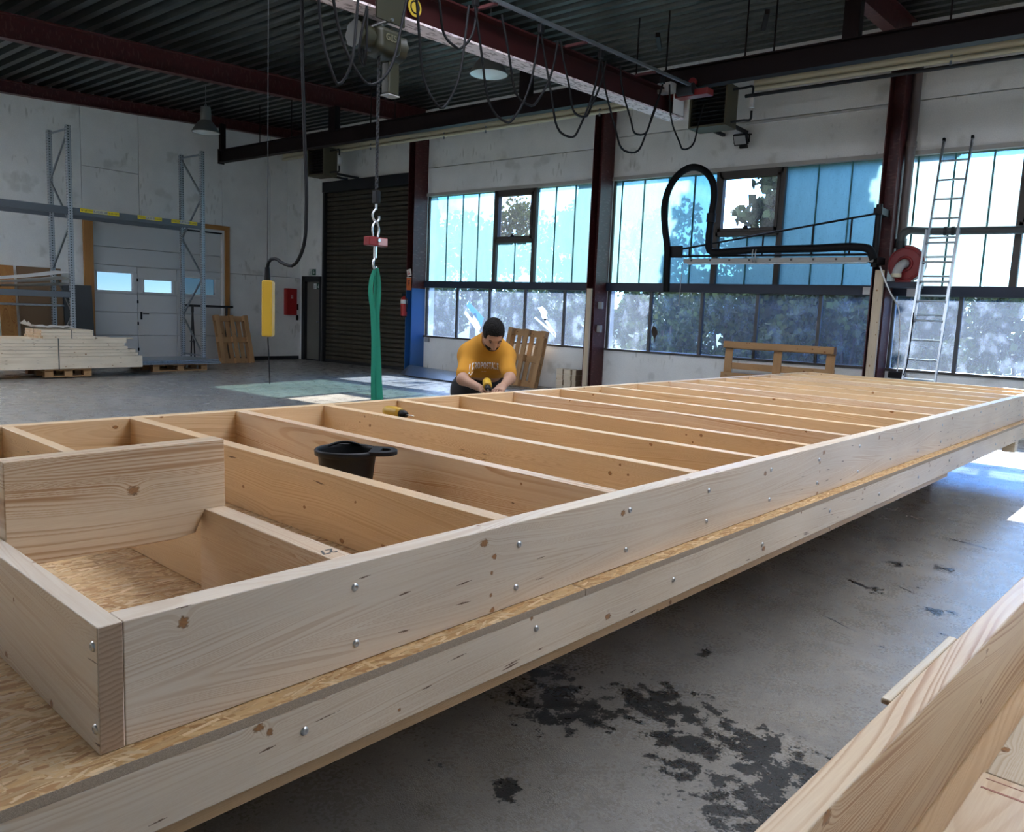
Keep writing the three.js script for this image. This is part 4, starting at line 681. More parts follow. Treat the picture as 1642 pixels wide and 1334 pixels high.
// ------------------------------------------------------------------ along the windows
{ // extraction boom on the third column
  const z = -12.5, t = thing('extraction_boom', 'black swivel boom with arched extraction hose before the middle window', 'boom', [-3.52, 2.6, z]), X = (x) => x + 3.52, Y = (y) => y - 2.6;
  mesh('upper_rod', rod([X(-3.5), Y(3.16), 0], [X(-6.72), Y(2.69), 0], 0.016), M.black, t); mesh('lower_rod', rod([X(-3.5), Y(2.575), 0], [X(-6.75), Y(2.585), 0], 0.018), M.black, t);
  for (const x of [-6.48, -5.95, -5.2, -4.42, -3.86]) { const yu = lerp(3.16, 2.69, (-3.5 - x) / 3.22); mesh('strut', rod([X(x), Y(2.58), 0], [X(x), Y(yu), 0], 0.014), M.black, t); }
  mesh('swivel_post', rod([X(-3.52), Y(2.4), -0.1], [X(-3.52), Y(3.3), -0.1], 0.045, 14), M.black, t); mesh('swivel_bracket', bx(0.12, 0.1, 0.4, 0.0, Y(3.2), -0.24), M.black, t); mesh('swivel_bracket', bx(0.12, 0.1, 0.4, 0.0, Y(2.5), -0.24), M.black, t);
  mesh('duct_pipe', tube([[X(-3.5), Y(2.5), 0.02], [X(-3.56), Y(2.64), 0.05], [X(-3.75), Y(2.68), 0.05], [X(-4.4), Y(2.67), 0.05], [X(-5.3), Y(2.665), 0.05], [X(-5.95), Y(2.64), 0.05], [X(-6.07), Y(2.66), 0.05], [X(-6.11), Y(2.76), 0.05]], 0.06, 60, 14), M.rubber, t);
  const hose = [[-6.11, 2.74], [-6.11, 3.0], [-6.09, 3.3], [-6.07, 3.55], [-6.13, 3.8], [-6.3, 3.98], [-6.52, 4.04], [-6.74, 3.95], [-6.9, 3.75], [-6.98, 3.45], [-6.95, 3.1], [-6.87, 2.7], [-6.85, 2.3], [-6.84, 1.98]];
  mesh('hose', tube(hose.map(([x, y]) => [X(x), Y(y), 0.05]), 0.058, 90, 14), M.rubber, t);
  mesh('hose_clamp', rod([X(-6.1), Y(3.13), 0.05], [X(-6.095), Y(3.27), 0.05], 0.078, 16), M.black, t); mesh('hose_holder', rb(0.3, 0.2, 0.05, 0.01, X(-6.76), Y(2.66), 0), M.black, t);
  mesh('light_batten', rb(3.05, 0.075, 0.07, 0.008, X(-5.03), Y(2.5), 0.02), std({ color: lin(0.36, 0.35, 0.32), roughness: 0.6 }), t); mesh('diffuser', rb(2.9, 0.025, 0.06, 0.008, X(-5.03), Y(2.452), 0.02), M.bulbGlass, t);
  for (let k = 0; k < 9; k++) mesh('batten_clip', bx(0.03, 0.03, 0.075, X(-6.4 + k * 0.34), Y(2.505), 0.025), M.winFrame, t);
  for (const x of [-5.32, -5.27]) mesh('tie_rope', new THREE.TorusGeometry(0.11, 0.009, 6, 20).rotateY(Math.PI / 2 + 0.2).translate(X(x), Y(2.58), 0.04), M.greyPlastic, t);
  mesh('pull_cord', rod([X(-6.58), Y(2.47), 0.02], [X(-6.6), Y(1.75), 0.02], 0.006, 6), M.greyPlastic, t);
}
{
  const t = thing('extraction_blower', 'round red fan blower on a dark blue bracket beside the third column', 'blower', [-3.16, 2.46, -12.93]);
  const v = new THREE.Shape(); for (let k = 0; k <= 40; k++) { const a = k / 40 * Math.PI * 2, r = 0.215 + 0.045 * (k / 40); v[k ? 'lineTo' : 'moveTo'](Math.cos(a + 1.6) * r, Math.sin(a + 1.6) * r); }
  mesh('fan_housing', new THREE.ExtrudeGeometry(v, { depth: 0.16, bevelEnabled: true, bevelSize: 0.015, bevelThickness: 0.015, bevelSegments: 2 }).translate(0, 0, -0.1), M.redDark, t);
  mesh('housing_rim', new THREE.TorusGeometry(0.225, 0.012, 8, 36).translate(0, 0, 0.075), M.redDark, t); mesh('inlet_ring', new THREE.TorusGeometry(0.095, 0.02, 10, 28).translate(0, 0, 0.08), M.redDark, t);
  mesh('inlet_elbow', tube([[0, 0.0, 0.05], [0, 0, 0.14], [-0.03, -0.04, 0.19], [-0.06, -0.11, 0.2], [-0.07, -0.16, 0.2]], 0.062, 24, 16), M.greyPlastic, t); mesh('hose_ring', rod([-0.07, -0.15, 0.2], [-0.07, -0.2, 0.2], 0.07, 18), M.cream, t);
  mesh('outlet_neck', rod([-0.1, 0.1, -0.02], [-0.1, 0.34, -0.02], 0.06, 16), M.steelBlack, t);
  mesh('exhaust_duct', tube([[-0.1, 0.3, -0.02], [-0.1, 0.42, -0.02], [-0.03, 0.49, -0.02], [0.06, 0.5, -0.12], [0.25, 0.5, -0.27], [1.0, 0.49, -0.29], [4.6, 0.47, -0.29]], 0.058, 80, 14), M.duct, t);
  for (const x of [0.4, 0.5]) mesh('duct_collar', rod([x, 0.497, -0.285], [x + 0.035, 0.497, -0.285], 0.066, 16), M.steelBlack, t);
  mesh('bracket', rb(0.48, 0.09, 0.26, 0.008, -0.01, -0.3, -0.05), M.transom, t); mesh('foot', rb(0.22, 0.04, 0.2, 0.006, 0, -0.255, -0.02), M.redDark, t);
}
{
  const t = tag(mesh('down_pipe', merge(rod([0, 2.55, 0], [0, 5.55, 0], 0.065, 16), rod([0, 2.72, 0], [0, 2.86, 0], 0.078, 16), rod([0, 4.2, 0], [0, 4.28, 0], 0.075, 16)), std({ color: lin(0.16, 0.13, 0.12), roughness: 0.4 })), 'brown grey down pipe running up the third column', 'pipe');
  t.position.set(-3.33, 0, WZ + 0.13);
}
{
  const t = thing('aluminium_ladder', 'extended aluminium ladder leaning against the wall over the right window', 'ladder', [-2.72, 0, -12.35]);
  const at = (y) => -0.93 * y / 4.26, sec = (x0, x1, y0, y1, dz) => {
    for (const x of [x0, x1]) mesh('rail', bar([x, y0, at(y0) + dz], [x, y1, at(y1) + dz], 0.026, 0.06), M.alu, t);
    for (let y = y0 + 0.22; y < y1 - 0.05; y += 0.28) mesh('rung', rod([x0, y, at(y) + dz], [x1, y, at(y) + dz], 0.015, 10), M.alu, t);
  };
  sec(-0.21, 0.21, 0.02, 2.95, 0.06); sec(-0.185, 0.185, 1.5, 4.27, 0);
  for (const x of [-0.21, 0.21]) mesh('rubber_foot', rb(0.04, 0.05, 0.08, 0.008, x, 0.025, 0.06), M.rubber, t);
  for (const x of [-0.185, 0.185]) mesh('end_cap', rb(0.034, 0.05, 0.07, 0.008, x, 4.28, at(4.28)), M.rubber, t);
  mesh('pull_rope', tube([[-0.2, 1.75, at(1.75) + 0.1], [-0.16, 1.3, -0.1], [-0.17, 0.95, -0.05], [-0.2, 0.85, -0.05]], 0.008, 20, 6), M.rubber, t);
}
// pallets: deck boards, cross boards, blocks and skids
function pallet(label, L, W, mat, boards = 5) { // lies flat, length along x, top up
  const t = thing('wooden_pallet', label, 'pallet'), bw = 0.1;
  for (let k = 0; k < boards; k++) board('deck_board', L, 0.022, (boards === 5 ? [0.145, 0.1, 0.145, 0.1, 0.145][k] : 0.11), [0, 0.133, lerp(-W / 2 + 0.07, W / 2 - 0.07, k / (boards - 1))], mat, t);
  for (const x of [-L / 2 + 0.07, 0, L / 2 - 0.07]) { board('cross_board', W, 0.022, 0.14, [x, 0.111, 0], mat, t, Math.PI / 2); for (const z of [-W / 2 + 0.06, 0, W / 2 - 0.06]) board('block', 0.14, 0.078, 0.12, [x, 0.061, z], mat, t); }
  for (const z of [-W / 2 + 0.06, 0, W / 2 - 0.06]) board('skid', L, 0.022, 0.11, [0, 0.011, z], mat, t);
  return t;
}
{ // two pallets leaning on the window wall, one by the gable wall
  let p = pallet('wooden pallet leaning on the wall behind the worker', 1.2, 1.0, M.pallet, 6);
  p.rotation.set(-Math.PI / 2 - 0.12, 0, -Math.PI / 2 + 0.12, 'YXZ'); p.rotation.order = 'YZX'; p.rotation.set(0, 0, 0);
  const stand = (o, x, z, lean, tilt, yaw, h, w) => { // long side up or across, deck facing away from the hall
    const q = new THREE.Quaternion().setFromEuler(new THREE.Euler(0, yaw, 0)).multiply(new THREE.Quaternion().setFromEuler(new THREE.Euler(lean, 0, tilt, 'XZY')));
    return q;
  };
  const set = (o, base, yaw, lean, roll) => { // base: middle of the lower edge; the deck ends up facing -z before yaw
    const m = new THREE.Matrix4().makeRotationY(yaw).multiply(new THREE.Matrix4().makeRotationX(lean)).multiply(new THREE.Matrix4().makeRotationZ(roll));
    o.quaternion.setFromRotationMatrix(m); o.position.set(...base);
  };
  // upright: pallet x axis turned to point up
  const upright = (o, L, base, yaw, lean, roll = 0) => { const inner = new THREE.Matrix4().makeRotationX(-Math.PI / 2).multiply(new THREE.Matrix4().makeRotationY(Math.PI / 2)); const m = new THREE.Matrix4().makeRotationY(yaw).multiply(new THREE.Matrix4().makeRotationX(lean)).multiply(new THREE.Matrix4().makeRotationZ(roll)).multiply(inner); o.quaternion.setFromRotationMatrix(m); const up = V(0, 1, 0).applyMatrix4(new THREE.Matrix4().makeRotationY(yaw).multiply(new THREE.Matrix4().makeRotationX(lean)).multiply(new THREE.Matrix4().makeRotationZ(roll))); o.position.copy(V(...base)).addScaledVector(up, L / 2); };
  upright(p, 1.2, [-10.42, 0.015, -12.82], 0, -0.2, -0.05);
  p = pallet('wooden pallet leaning on the gable wall beside the black trestle', 1.2, 0.9, M.pallet, 6);
  upright(p, 1.2, [-17.58, 0.015, -10.86], Math.PI / 2, -0.28, 0.0);
  // the wide one: boards run level, skids upright towards the hall
  p = pallet('wide wooden pallet standing on edge below the middle window', 1.86, 1.18, M.pallet, 4);
  p.rotation.x = -Math.PI / 2 - 0.06; p.position.set(-5.02, 0.595, -12.93);
}
{ // firewood-like stack of short blocks
  const g = 'small blocks stacked under the first window';
  for (let r = 0; r < 4; r++) for (const [x, w, m] of [[-9.43, 0.16, M.woodPale], [-9.24, 0.18, M.woodPale], [-9.08, 0.1, M.plankGrey]]) { const b = tag(mesh('wood_block', boardGeo(w - 0.006, 0.106, 0.22), m), ['left', 'middle', 'right'][[-9.43, -9.24, -9.08].indexOf(x)] + ' wooden block in the ' + ['lowest', 'second', 'third', 'top'][r] + ' row of the small stack below the window', 'block', g); b.position.set(x + rr(-0.01, 0.01), 0.054 + r * 0.109, WZ + 0.24 + rr(-0.01, 0.01)); }
}
{
  const a = tag(mesh('leaning_plank', boardGeo(2.02, 0.1, 0.05), M.plankGrey), 'pale plank standing upright before the column left of the middle window', 'plank'); a.rotation.z = Math.PI / 2; a.position.set(-8.71, 1.02, -12.86);
  const b = tag(mesh('leaning_plank', boardGeo(2.36, 0.125, 0.06), M.plankGrey), 'pale plank with nail marks standing before the third column', 'plank'); b.rotation.z = Math.PI / 2; b.position.set(-3.49, 1.19, -12.85);
}
{ // bent sheet metal on the floor by the shutter
  const P = [[-13.62, 0.03, -12.55], [-13.2, 0.03, -12.28], [-11.0, 0.03, -12.1], [-13.75, 0.2, -12.95], [-13.3, 0.18, -12.95], [-11.0, 0.12, -12.9]];
  const top = new THREE.BufferGeometry(), q = [...P, ...P.map((p) => [p[0], p[1] - 0.006, p[2]])];
  top.setAttribute('position', new THREE.Float32BufferAttribute(q.flat(), 3)); top.setIndex([0, 1, 3, 1, 4, 3, 1, 2, 4, 2, 5, 4, 6, 9, 7, 7, 9, 10, 7, 10, 8, 8, 10, 11, 0, 6, 1, 1, 6, 7, 1, 7, 2, 2, 7, 8, 0, 3, 6, 3, 9, 6, 2, 8, 5, 5, 8, 11]);
  const g = top.toNonIndexed(); g.computeVertexNormals(); tag(mesh('sheet_metal', uvm(g, 'x', 1, 1), M.galv), 'grey sheet metal lying tilted on the floor before the wall', 'sheet');
  const f = tag(mesh('sheet_bearer', boardGeo(2.4, 0.1, 0.08), M.pallet), 'timber bearer propping up the grey sheet metal', 'bearer'); f.position.set(-12.3, 0.05, -12.86);
}
// small fittings on columns and walls
const fit = (name, label, cat, w, h, d, x, y, z, m) => tag(mesh(name, rb(w, h, d, 0.006, x, y, z), m), label, cat);
fit('switch_box', 'upper small grey switch box on the column left of the middle window', 'switch', 0.1, 0.13, 0.06, -8.59, 1.72, -13.08, M.greyPlastic);
fit('switch_box', 'lower small grey switch box on the column left of the middle window', 'switch', 0.09, 0.14, 0.06, -8.59, 1.27, -13.08, M.greyPlastic);
fit('socket_box', 'black double socket box at the foot of the third column', 'socket', 0.24, 0.1, 0.07, -3.22, 0.8, WZ + 0.05, M.black);
fit('socket_box', 'white socket box below the left end of the first window', 'socket', 0.12, 0.09, 0.06, -13.55, 0.79, WZ + 0.04, M.greyPlastic);
fit('cover_plate', 'white cover plate on the transom left of the third column', 'plate', 0.16, 0.12, 0.012, -3.76, 2.08, WZ + 0.058, M.white);
fit('cover_plate', 'white cover plate on the transom right of the third column', 'plate', 0.16, 0.12, 0.012, -3.12, 2.06, WZ + 0.058, M.white);
tag(mesh('white_cable', tube([[-3.46, 2.42, -12.7], [-3.38, 2.2, -12.76], [-3.3, 2.03, -12.8], [-3.24, 1.8, -13.1], [-3.22, 1.2, -13.28], [-3.22, 0.85, -13.3]], 0.012, 40, 6), M.white), 'white cable drooping from the boom down to the socket box', 'cable');
{
  const t = thing('fire_extinguisher', 'red fire extinguisher with white label hanging beside the roller shutter', 'extinguisher', [-13.86, 1.33, -12.83]);
  mesh('cylinder', new THREE.LatheGeometry([[0, 0], [0.07, 0], [0.075, 0.02], [0.075, 0.37], [0.06, 0.42], [0.025, 0.44], [0.02, 0.47], [0, 0.47]].map((p) => new THREE.Vector2(...p)), 24), M.red, t); mesh('label_band', cyl(0.0765, 0.0765, 0.09, 24, 0, 0.33, 0, true), M.white, t); mesh('foot_ring', cyl(0.072, 0.066, 0.06, 20, 0, 0.0, 0), M.black, t); mesh('valve', rb(0.04, 0.06, 0.1, 0.008, 0, 0.49, 0.02), M.black, t); mesh('nozzle_hose', tube([[0.0, 0.49, 0.05], [0.09, 0.46, 0.04], [0.1, 0.3, 0.02], [0.095, 0.1, 0.0]], 0.011, 20, 8), M.rubber, t);
  mesh('wall_bracket', bx(0.05, 0.2, 0.025, 0.0, 0.3, -0.086), M.steelBlack, t);
}
function print(w, h, W, H, draw) { const cv = document.createElement('canvas'); cv.width = W; cv.height = H; draw(cv.getContext('2d'), W, H); const tx = new THREE.CanvasTexture(cv); tx.colorSpace = THREE.SRGBColorSpace; return std({ map: tx, roughness: 0.5 }); }
const faceBox = (w, h, d) => { const g = new THREE.BoxGeometry(w, h, d); return g; };
{
  const pm = print(0.15, 0.3, 128, 256, (g, W, H) => { g.fillStyle = '#c8672f'; g.fillRect(0, 0, W, H); g.fillStyle = '#ece6dc'; g.fillRect(0, 0, W, 10); g.fillStyle = '#5c1410'; g.font = 'bold 150px sans-serif'; g.textAlign = 'center'; g.fillText('F', W / 2, 170); });
  const s = thing('fire_sign', 'orange red sign with letter F on the blue-footed column', 'sign', [-13.8, 1.93, -12.915]); mesh('sign_board', faceBox(0.15, 0.3, 0.008).translate(0, 0.15, 0), pm, s);
  const pm2 = print(0.15, 0.15, 128, 128, (g, W, H) => { g.fillStyle = '#e4dcd4'; g.fillRect(0, 0, W, H); g.fillStyle = '#a82a20'; g.beginPath(); g.moveTo(30, 100); g.lineTo(64, 20); g.lineTo(98, 100); g.fill(); g.fillStyle = '#e4dcd4'; g.fillRect(58, 50, 12, 30); });
  mesh('upper_plate', faceBox(0.14, 0.16, 0.008).rotateZ(0.2).translate(-0.0, 0.4, 0), pm2, s);
  const ex = (name, label, x, y, z, arrow) => { const m = print(0.3, 0.15, 256, 128, (g, W, H) => { g.fillStyle = '#0c4a34'; g.fillRect(0, 0, W, H); g.fillStyle = '#dfe8e2'; g.fillRect(6, 6, 112, 116); g.fillStyle = '#0c4a34'; g.beginPath(); g.arc(66, 30, 11, 0, 7); g.fill(); g.lineWidth = 11; g.strokeStyle = '#0c4a34'; g.beginPath(); g.moveTo(62, 44); g.lineTo(54, 76); g.lineTo(76, 92); g.lineTo(70, 114); g.moveTo(54, 76); g.lineTo(40, 104); g.lineTo(22, 106); g.moveTo(62, 50); g.lineTo(86, 66); g.moveTo(60, 50); g.lineTo(36, 66); g.stroke(); g.strokeStyle = '#dfe8e2'; g.lineWidth = 14; g.beginPath(); g.moveTo(186, 22); g.lineTo(186, 96); g.moveTo(158, 68); g.lineTo(186, 98); g.lineTo(214, 68); g.stroke(); }); return tag(mesh(name, faceBox(0.28, 0.16, 0.012).translate(x, y, z), m), label, 'sign'); };
  ex('exit_sign', 'small green running man exit sign above the side door', -18.02, 2.37, WZ + 0.01); ex('exit_sign', 'small dark green exit sign stuck on top of the side door leaf', -17.9, 2.0, WZ - 0.048);
}
{
  const t = thing('fire_cabinet', 'red hose cabinet on the gable wall near the corner', 'cabinet', [LX + 0.06, 1.2, -12.99]); mesh('cabinet_body', rb(0.12, 0.71, 0.34, 0.012, 0, 0.355, 0), M.red, t); mesh('cabinet_door', rb(0.012, 0.67, 0.3, 0.004, 0.062, 0.355, 0), M.red, t); for (const y of [0.46, 0.51]) mesh('label_strip', bx(0.004, 0.025, 0.07, 0.07, y, 0.0), M.white, t);
  fit('light_switch', 'upper dark light switch beside the red cabinet', 'switch', 0.03, 0.16, 0.06, LX + 0.016, 1.42, -13.24, M.black); fit('light_switch', 'lower dark light switch beside the red cabinet', 'switch', 0.03, 0.14, 0.06, LX + 0.016, 1.13, -13.24, M.black);
}
// ------------------------------------------------------------------ along the gable wall: rack, timber, panels
{
  const FX = -16.93, BX = -17.83, t = thing('pallet_rack', 'tall galvanised pallet rack frames with a high cross beam', 'rack', [-17.38, 0, -6.8]), X = (x) => x + 17.38, Zr = (z) => z + 6.8;
  const holes = dataTex(64, 64, (x, y, c) => { const h = (Math.abs((x % 32) - 16) < 6 && Math.abs(y - 32) < 15); const k = 1 + 0.08 * n2(x * 0.2, y * 0.2); const a = h ? 22 : 168; c[0] = a * k; c[1] = (a + 6) * k; c[2] = (a + 10) * k; }, true, THREE.RepeatWrapping);
  const post = std({ map: holes, roughness: 0.45, metalness: 0.55 });
  for (const z of [-9.56, -6.78, -4.0]) {
    mesh('front_post', uvm(rb(0.08, 4.75, 0.085, 0.006, X(FX), 2.375, Zr(z)), 'x', 0.1, 0.055), post, t); mesh('rear_post', uvm(rb(0.08, 4.75, 0.085, 0.006, X(BX), 2.375, Zr(z)), 'x', 0.1, 0.055), post, t);
    mesh('top_brace', bar([X(FX), 4.68, Zr(z)], [X(BX), 4.68, Zr(z)], 0.03, 0.03), M.galv, t); mesh('bottom_brace', bar([X(FX), 0.25, Zr(z)], [X(BX), 0.25, Zr(z)], 0.03, 0.03), M.galv, t);
    for (let k = 0; k < 5; k++) { const y0 = 0.25 + k * 0.88, s = z < -9 ? k % 2 : (k + 1) % 2; mesh('diagonal_brace', bar([X(s ? BX : FX), y0, Zr(z)], [X(s ? FX : BX), y0 + 0.88, Zr(z)], 0.03, 0.035), M.galv, t); }
    for (const x of [FX, BX]) mesh('foot_plate', bx(0.13, 0.01, 0.13, X(x), 0.005, Zr(z)), M.galv, t);
  }
  for (const [z0, z1] of [[-9.52, -6.83], [-6.74, -4.04]]) for (const x of [FX, BX]) mesh('cross_beam', rb(0.05, 0.14, z1 - z0, 0.008, X(x) + 0.0, 3.13, Zr((z0 + z1) / 2)), M.rackGrey, t);
  for (const x of [FX, BX]) mesh('cross_beam', rb(0.05, 0.12, 2.7, 0.008, X(x), 1.5, Zr(-5.39)), M.rackGrey, t);
  mesh('spacer_tube', rod([X(FX) + 0.04, 1.28, Zr(-4.0)], [X(FX) + 0.04, 1.28, Zr(-6.6)], 0.022, 10), M.galv, t);
  const tape = print(0.7, 0.08, 512, 64, (g, W, H) => { g.fillStyle = '#ecd42a'; g.fillRect(0, 0, W, H); g.fillStyle = '#c4c4ba'; g.fillRect(165, 4, 190, 56); g.fillStyle = '#1c1a14'; const r = rngOf(8); for (let x = 16; x < 500; x += 15) { if (r() < 0.75) g.fillRect(x, 18, 4, 28); if (r() < 0.6) g.fillRect(x, 18, 11, 4); if (r() < 0.5) g.fillRect(x, 42, 11, 4); if (r() < 0.4) g.fillRect(x, 30, 9, 4); } });
  for (const [z0, z1] of [[-6.96, -7.72], [-8.1, -8.62], [-8.83, -9.42]]) { const m = mesh('warning_tape', new THREE.BoxGeometry(Math.abs(z1 - z0), 0.075, 0.004), tape, t); m.rotation.y = Math.PI / 2; m.position.set(X(FX) + 0.028, 3.165, Zr((z0 + z1) / 2)); }
}
const stackGroup = 'boards of the strapped timber stack';
{
  const X = -15.3, W = 0.2, ZL = -3.0;
  const layers = [[0.17, 0.39, -7.38], [0.393, 0.452, -7.30], [0.455, 0.512, -7.25], [0.515, 0.572, -7.10], [0.575, 0.632, -7.04], [0.635, 0.71, -7.08]];
  const nm = ['bottom', 'second', 'third', 'fourth', 'fifth', 'top'];
  layers.forEach(([y0, y1, ze], i) => { for (let k = 0; k < 5; k++) { const e = ze + (k ? rr(-0.08, 0.08) : 0), b = tag(mesh('stack_timber', boardGeo(ZL - e, y1 - y0, W - 0.004), M.woodPale), k ? 'timber in an inner row of the strapped stack, ' + nm[i] + ' layer' : 'front timber in the ' + nm[i] + ' layer of the strapped stack', 'timber', k ? stackGroup + ', ' + nm[i] + ' layer' : undefined); b.rotation.y = Math.PI / 2; b.position.set(X - W / 2 - k * W, (y0 + y1) / 2, (ZL + e) / 2); } });
  const b = tag(mesh('loose_lath', boardGeo(0.66, 0.022, 0.1), M.woodPale), 'thin loose lath lying on the right end of the strapped stack', 'lath'); b.rotation.y = Math.PI / 2; b.position.set(X - 0.06, 0.7215, -6.88);
  tag(mesh('strap', merge(bx(0.006, 0.545, 0.016, X + 0.004, 0.44, -5.87), bx(1.0, 0.006, 0.016, X - 0.5, 0.7135, -5.87)), M.strap), 'dark packing strap round the long timber stack', 'strap');
  for (let r = 0; r < 3; r++) for (let k = 0; k < 6; k++) { const c = tag(mesh('short_timber', boardGeo(0.88, 0.05, 0.13), M.woodPale), k ? 'short timber in an inner row of the upper bundle' : ['lowest front timber of the short upper bundle', 'middle front timber of the short upper bundle', 'topmost front timber of the short upper bundle'][r], 'timber', k ? 'short timbers of the upper bundle' : undefined); c.rotation.y = Math.PI / 2; c.position.set(X - 0.07 - k * 0.134, 0.738 + r * 0.053, -6.05 + rr(-0.015, 0.015)); }
  tag(mesh('strap', merge(bx(0.006, 0.158, 0.014, X + 0.001, 0.79, -6.1), bx(0.82, 0.005, 0.014, X - 0.41, 0.8725, -6.1)), M.strap), 'dark packing strap round the short upper bundle', 'strap');
  const s = thing('folded_film', 'crumpled pale plastic film lying on the short timber bundle', 'film', [X - 0.45, 0.875, -5.85]); { const g = new THREE.PlaneGeometry(0.5, 0.75, 12, 16).rotateX(-Math.PI / 2), p = g.attributes.position; for (let i = 0; i < p.count; i++) p.setY(i, 0.012 + 0.06 * Math.abs(n2(p.getX(i) * 4, p.getZ(i) * 3)) + 0.09 * Math.pow(Math.max(0, p.getZ(i) / 0.375), 4)); g.computeVertexNormals(); mesh('film_sheet', g, M.film, s); }
  for (const [z, l] of [[-6.05, 'wooden pallet under the strapped stack, right one'], [-3.9, 'wooden pallet under the strapped stack, left one']]) { const p = pallet(l, 0.8, 0.9, M.pallet); p.position.set(X - 0.5, 0.02, z); p.rotation.y = Math.PI / 2; }
}
{
  const t = pallet('low wooden pallet under the grey sheets between the rack frames', 1.2, 1.0, M.pallet); t.position.set(-16.55, 0.0, -8.55); t.rotation.y = Math.PI / 2;
  for (let k = 0; k < 3; k++) { const s = tag(mesh('metal_panel', uvm(rb(1.2, 0.022, 1.9, 0.004), 'z', 1, 1), M.alu), ['lowest grey metal panel on the pallet between the rack frames', 'middle grey metal panel on the pallet between the rack frames', 'top grey metal panel on the pallet between the rack frames'][k], 'panel'); s.position.set(-16.58 + k * 0.03, 0.1575 + k * 0.032, -8.5 + k * 0.05); s.rotation.y = -0.05 + k * 0.04; }
}
{
  const t = thing('black_trestle', 'black steel trestle with a pipe on top beside the leaning pallet', 'trestle', [-18.28, 0, -10.5]);
  mesh('top_pipe', rod([0, 1.36, 0.62], [0, 1.36, -0.62], 0.028, 12), M.steelBlack, t);
  for (const z of [0.45, -0.45]) { mesh('leg', rod([0, 1.36, z], [0.2, 0.02, z + 0.06], 0.018), M.steelBlack, t); mesh('leg', rod([0, 1.36, z], [-0.2, 0.02, z - 0.06], 0.018), M.steelBlack, t); mesh('leg_brace', rod([0.125, 0.5, z], [-0.125, 0.5, z], 0.013), M.steelBlack, t); mesh('pipe_stub', rod([0, 1.2, z], [0, 1.38, z], 0.03), M.steelBlack, t); }
}
{ // boards leaning behind the rack
  const lean = (name, label, cat, w, h, d, x, z, m, a) => { const o = tag(mesh(name, rb(d, h, w, 0.006, 0, h / 2, 0), m), label, cat); o.position.set(x, 0, z); o.rotation.z = a; return o; };
  lean('cardboard_panel', 'brown cardboard sheet leaning on the gable wall behind the timber', 'sheet', 0.85, 2.05, 0.03, LX + 0.3, -6.75, M.cardboard, 0.1); lean('cardboard_panel', 'darker narrow brown sheet leaning left of the cardboard', 'sheet', 0.3, 2.05, 0.03, LX + 0.35, -6.1, M.frameOak[0], 0.1);
  lean('grey_panel', 'dark grey board leaning beside the wooden gate post', 'board', 0.6, 1.72, 0.03, LX + 0.24, -7.5, M.panelDark, 0.08);
  const t = thing('white_sheets', 'pale curved sheets lying across the low rack beam', 'sheets', [-17.35, 1.57, -5.6]);
  for (let k = 0; k < 3; k++) { const g = new THREE.PlaneGeometry(0.9 - k * 0.1, 2.6 - k * 0.2, 4, 20).rotateX(-Math.PI / 2), p = g.attributes.position; for (let i = 0; i < p.count; i++) { const s = (p.getZ(i) + 1.3) / 2.6; p.setY(i, 0.02 + k * 0.05 + 0.22 * Math.pow(1 - s, 2) * (0.6 + 0.4 * k) - 0.02 * Math.sin(p.getX(i) * 4)); } g.computeVertexNormals(); mesh('sheet', g, M.film, t).position.set(0.1 * k, 0, 0); }
}

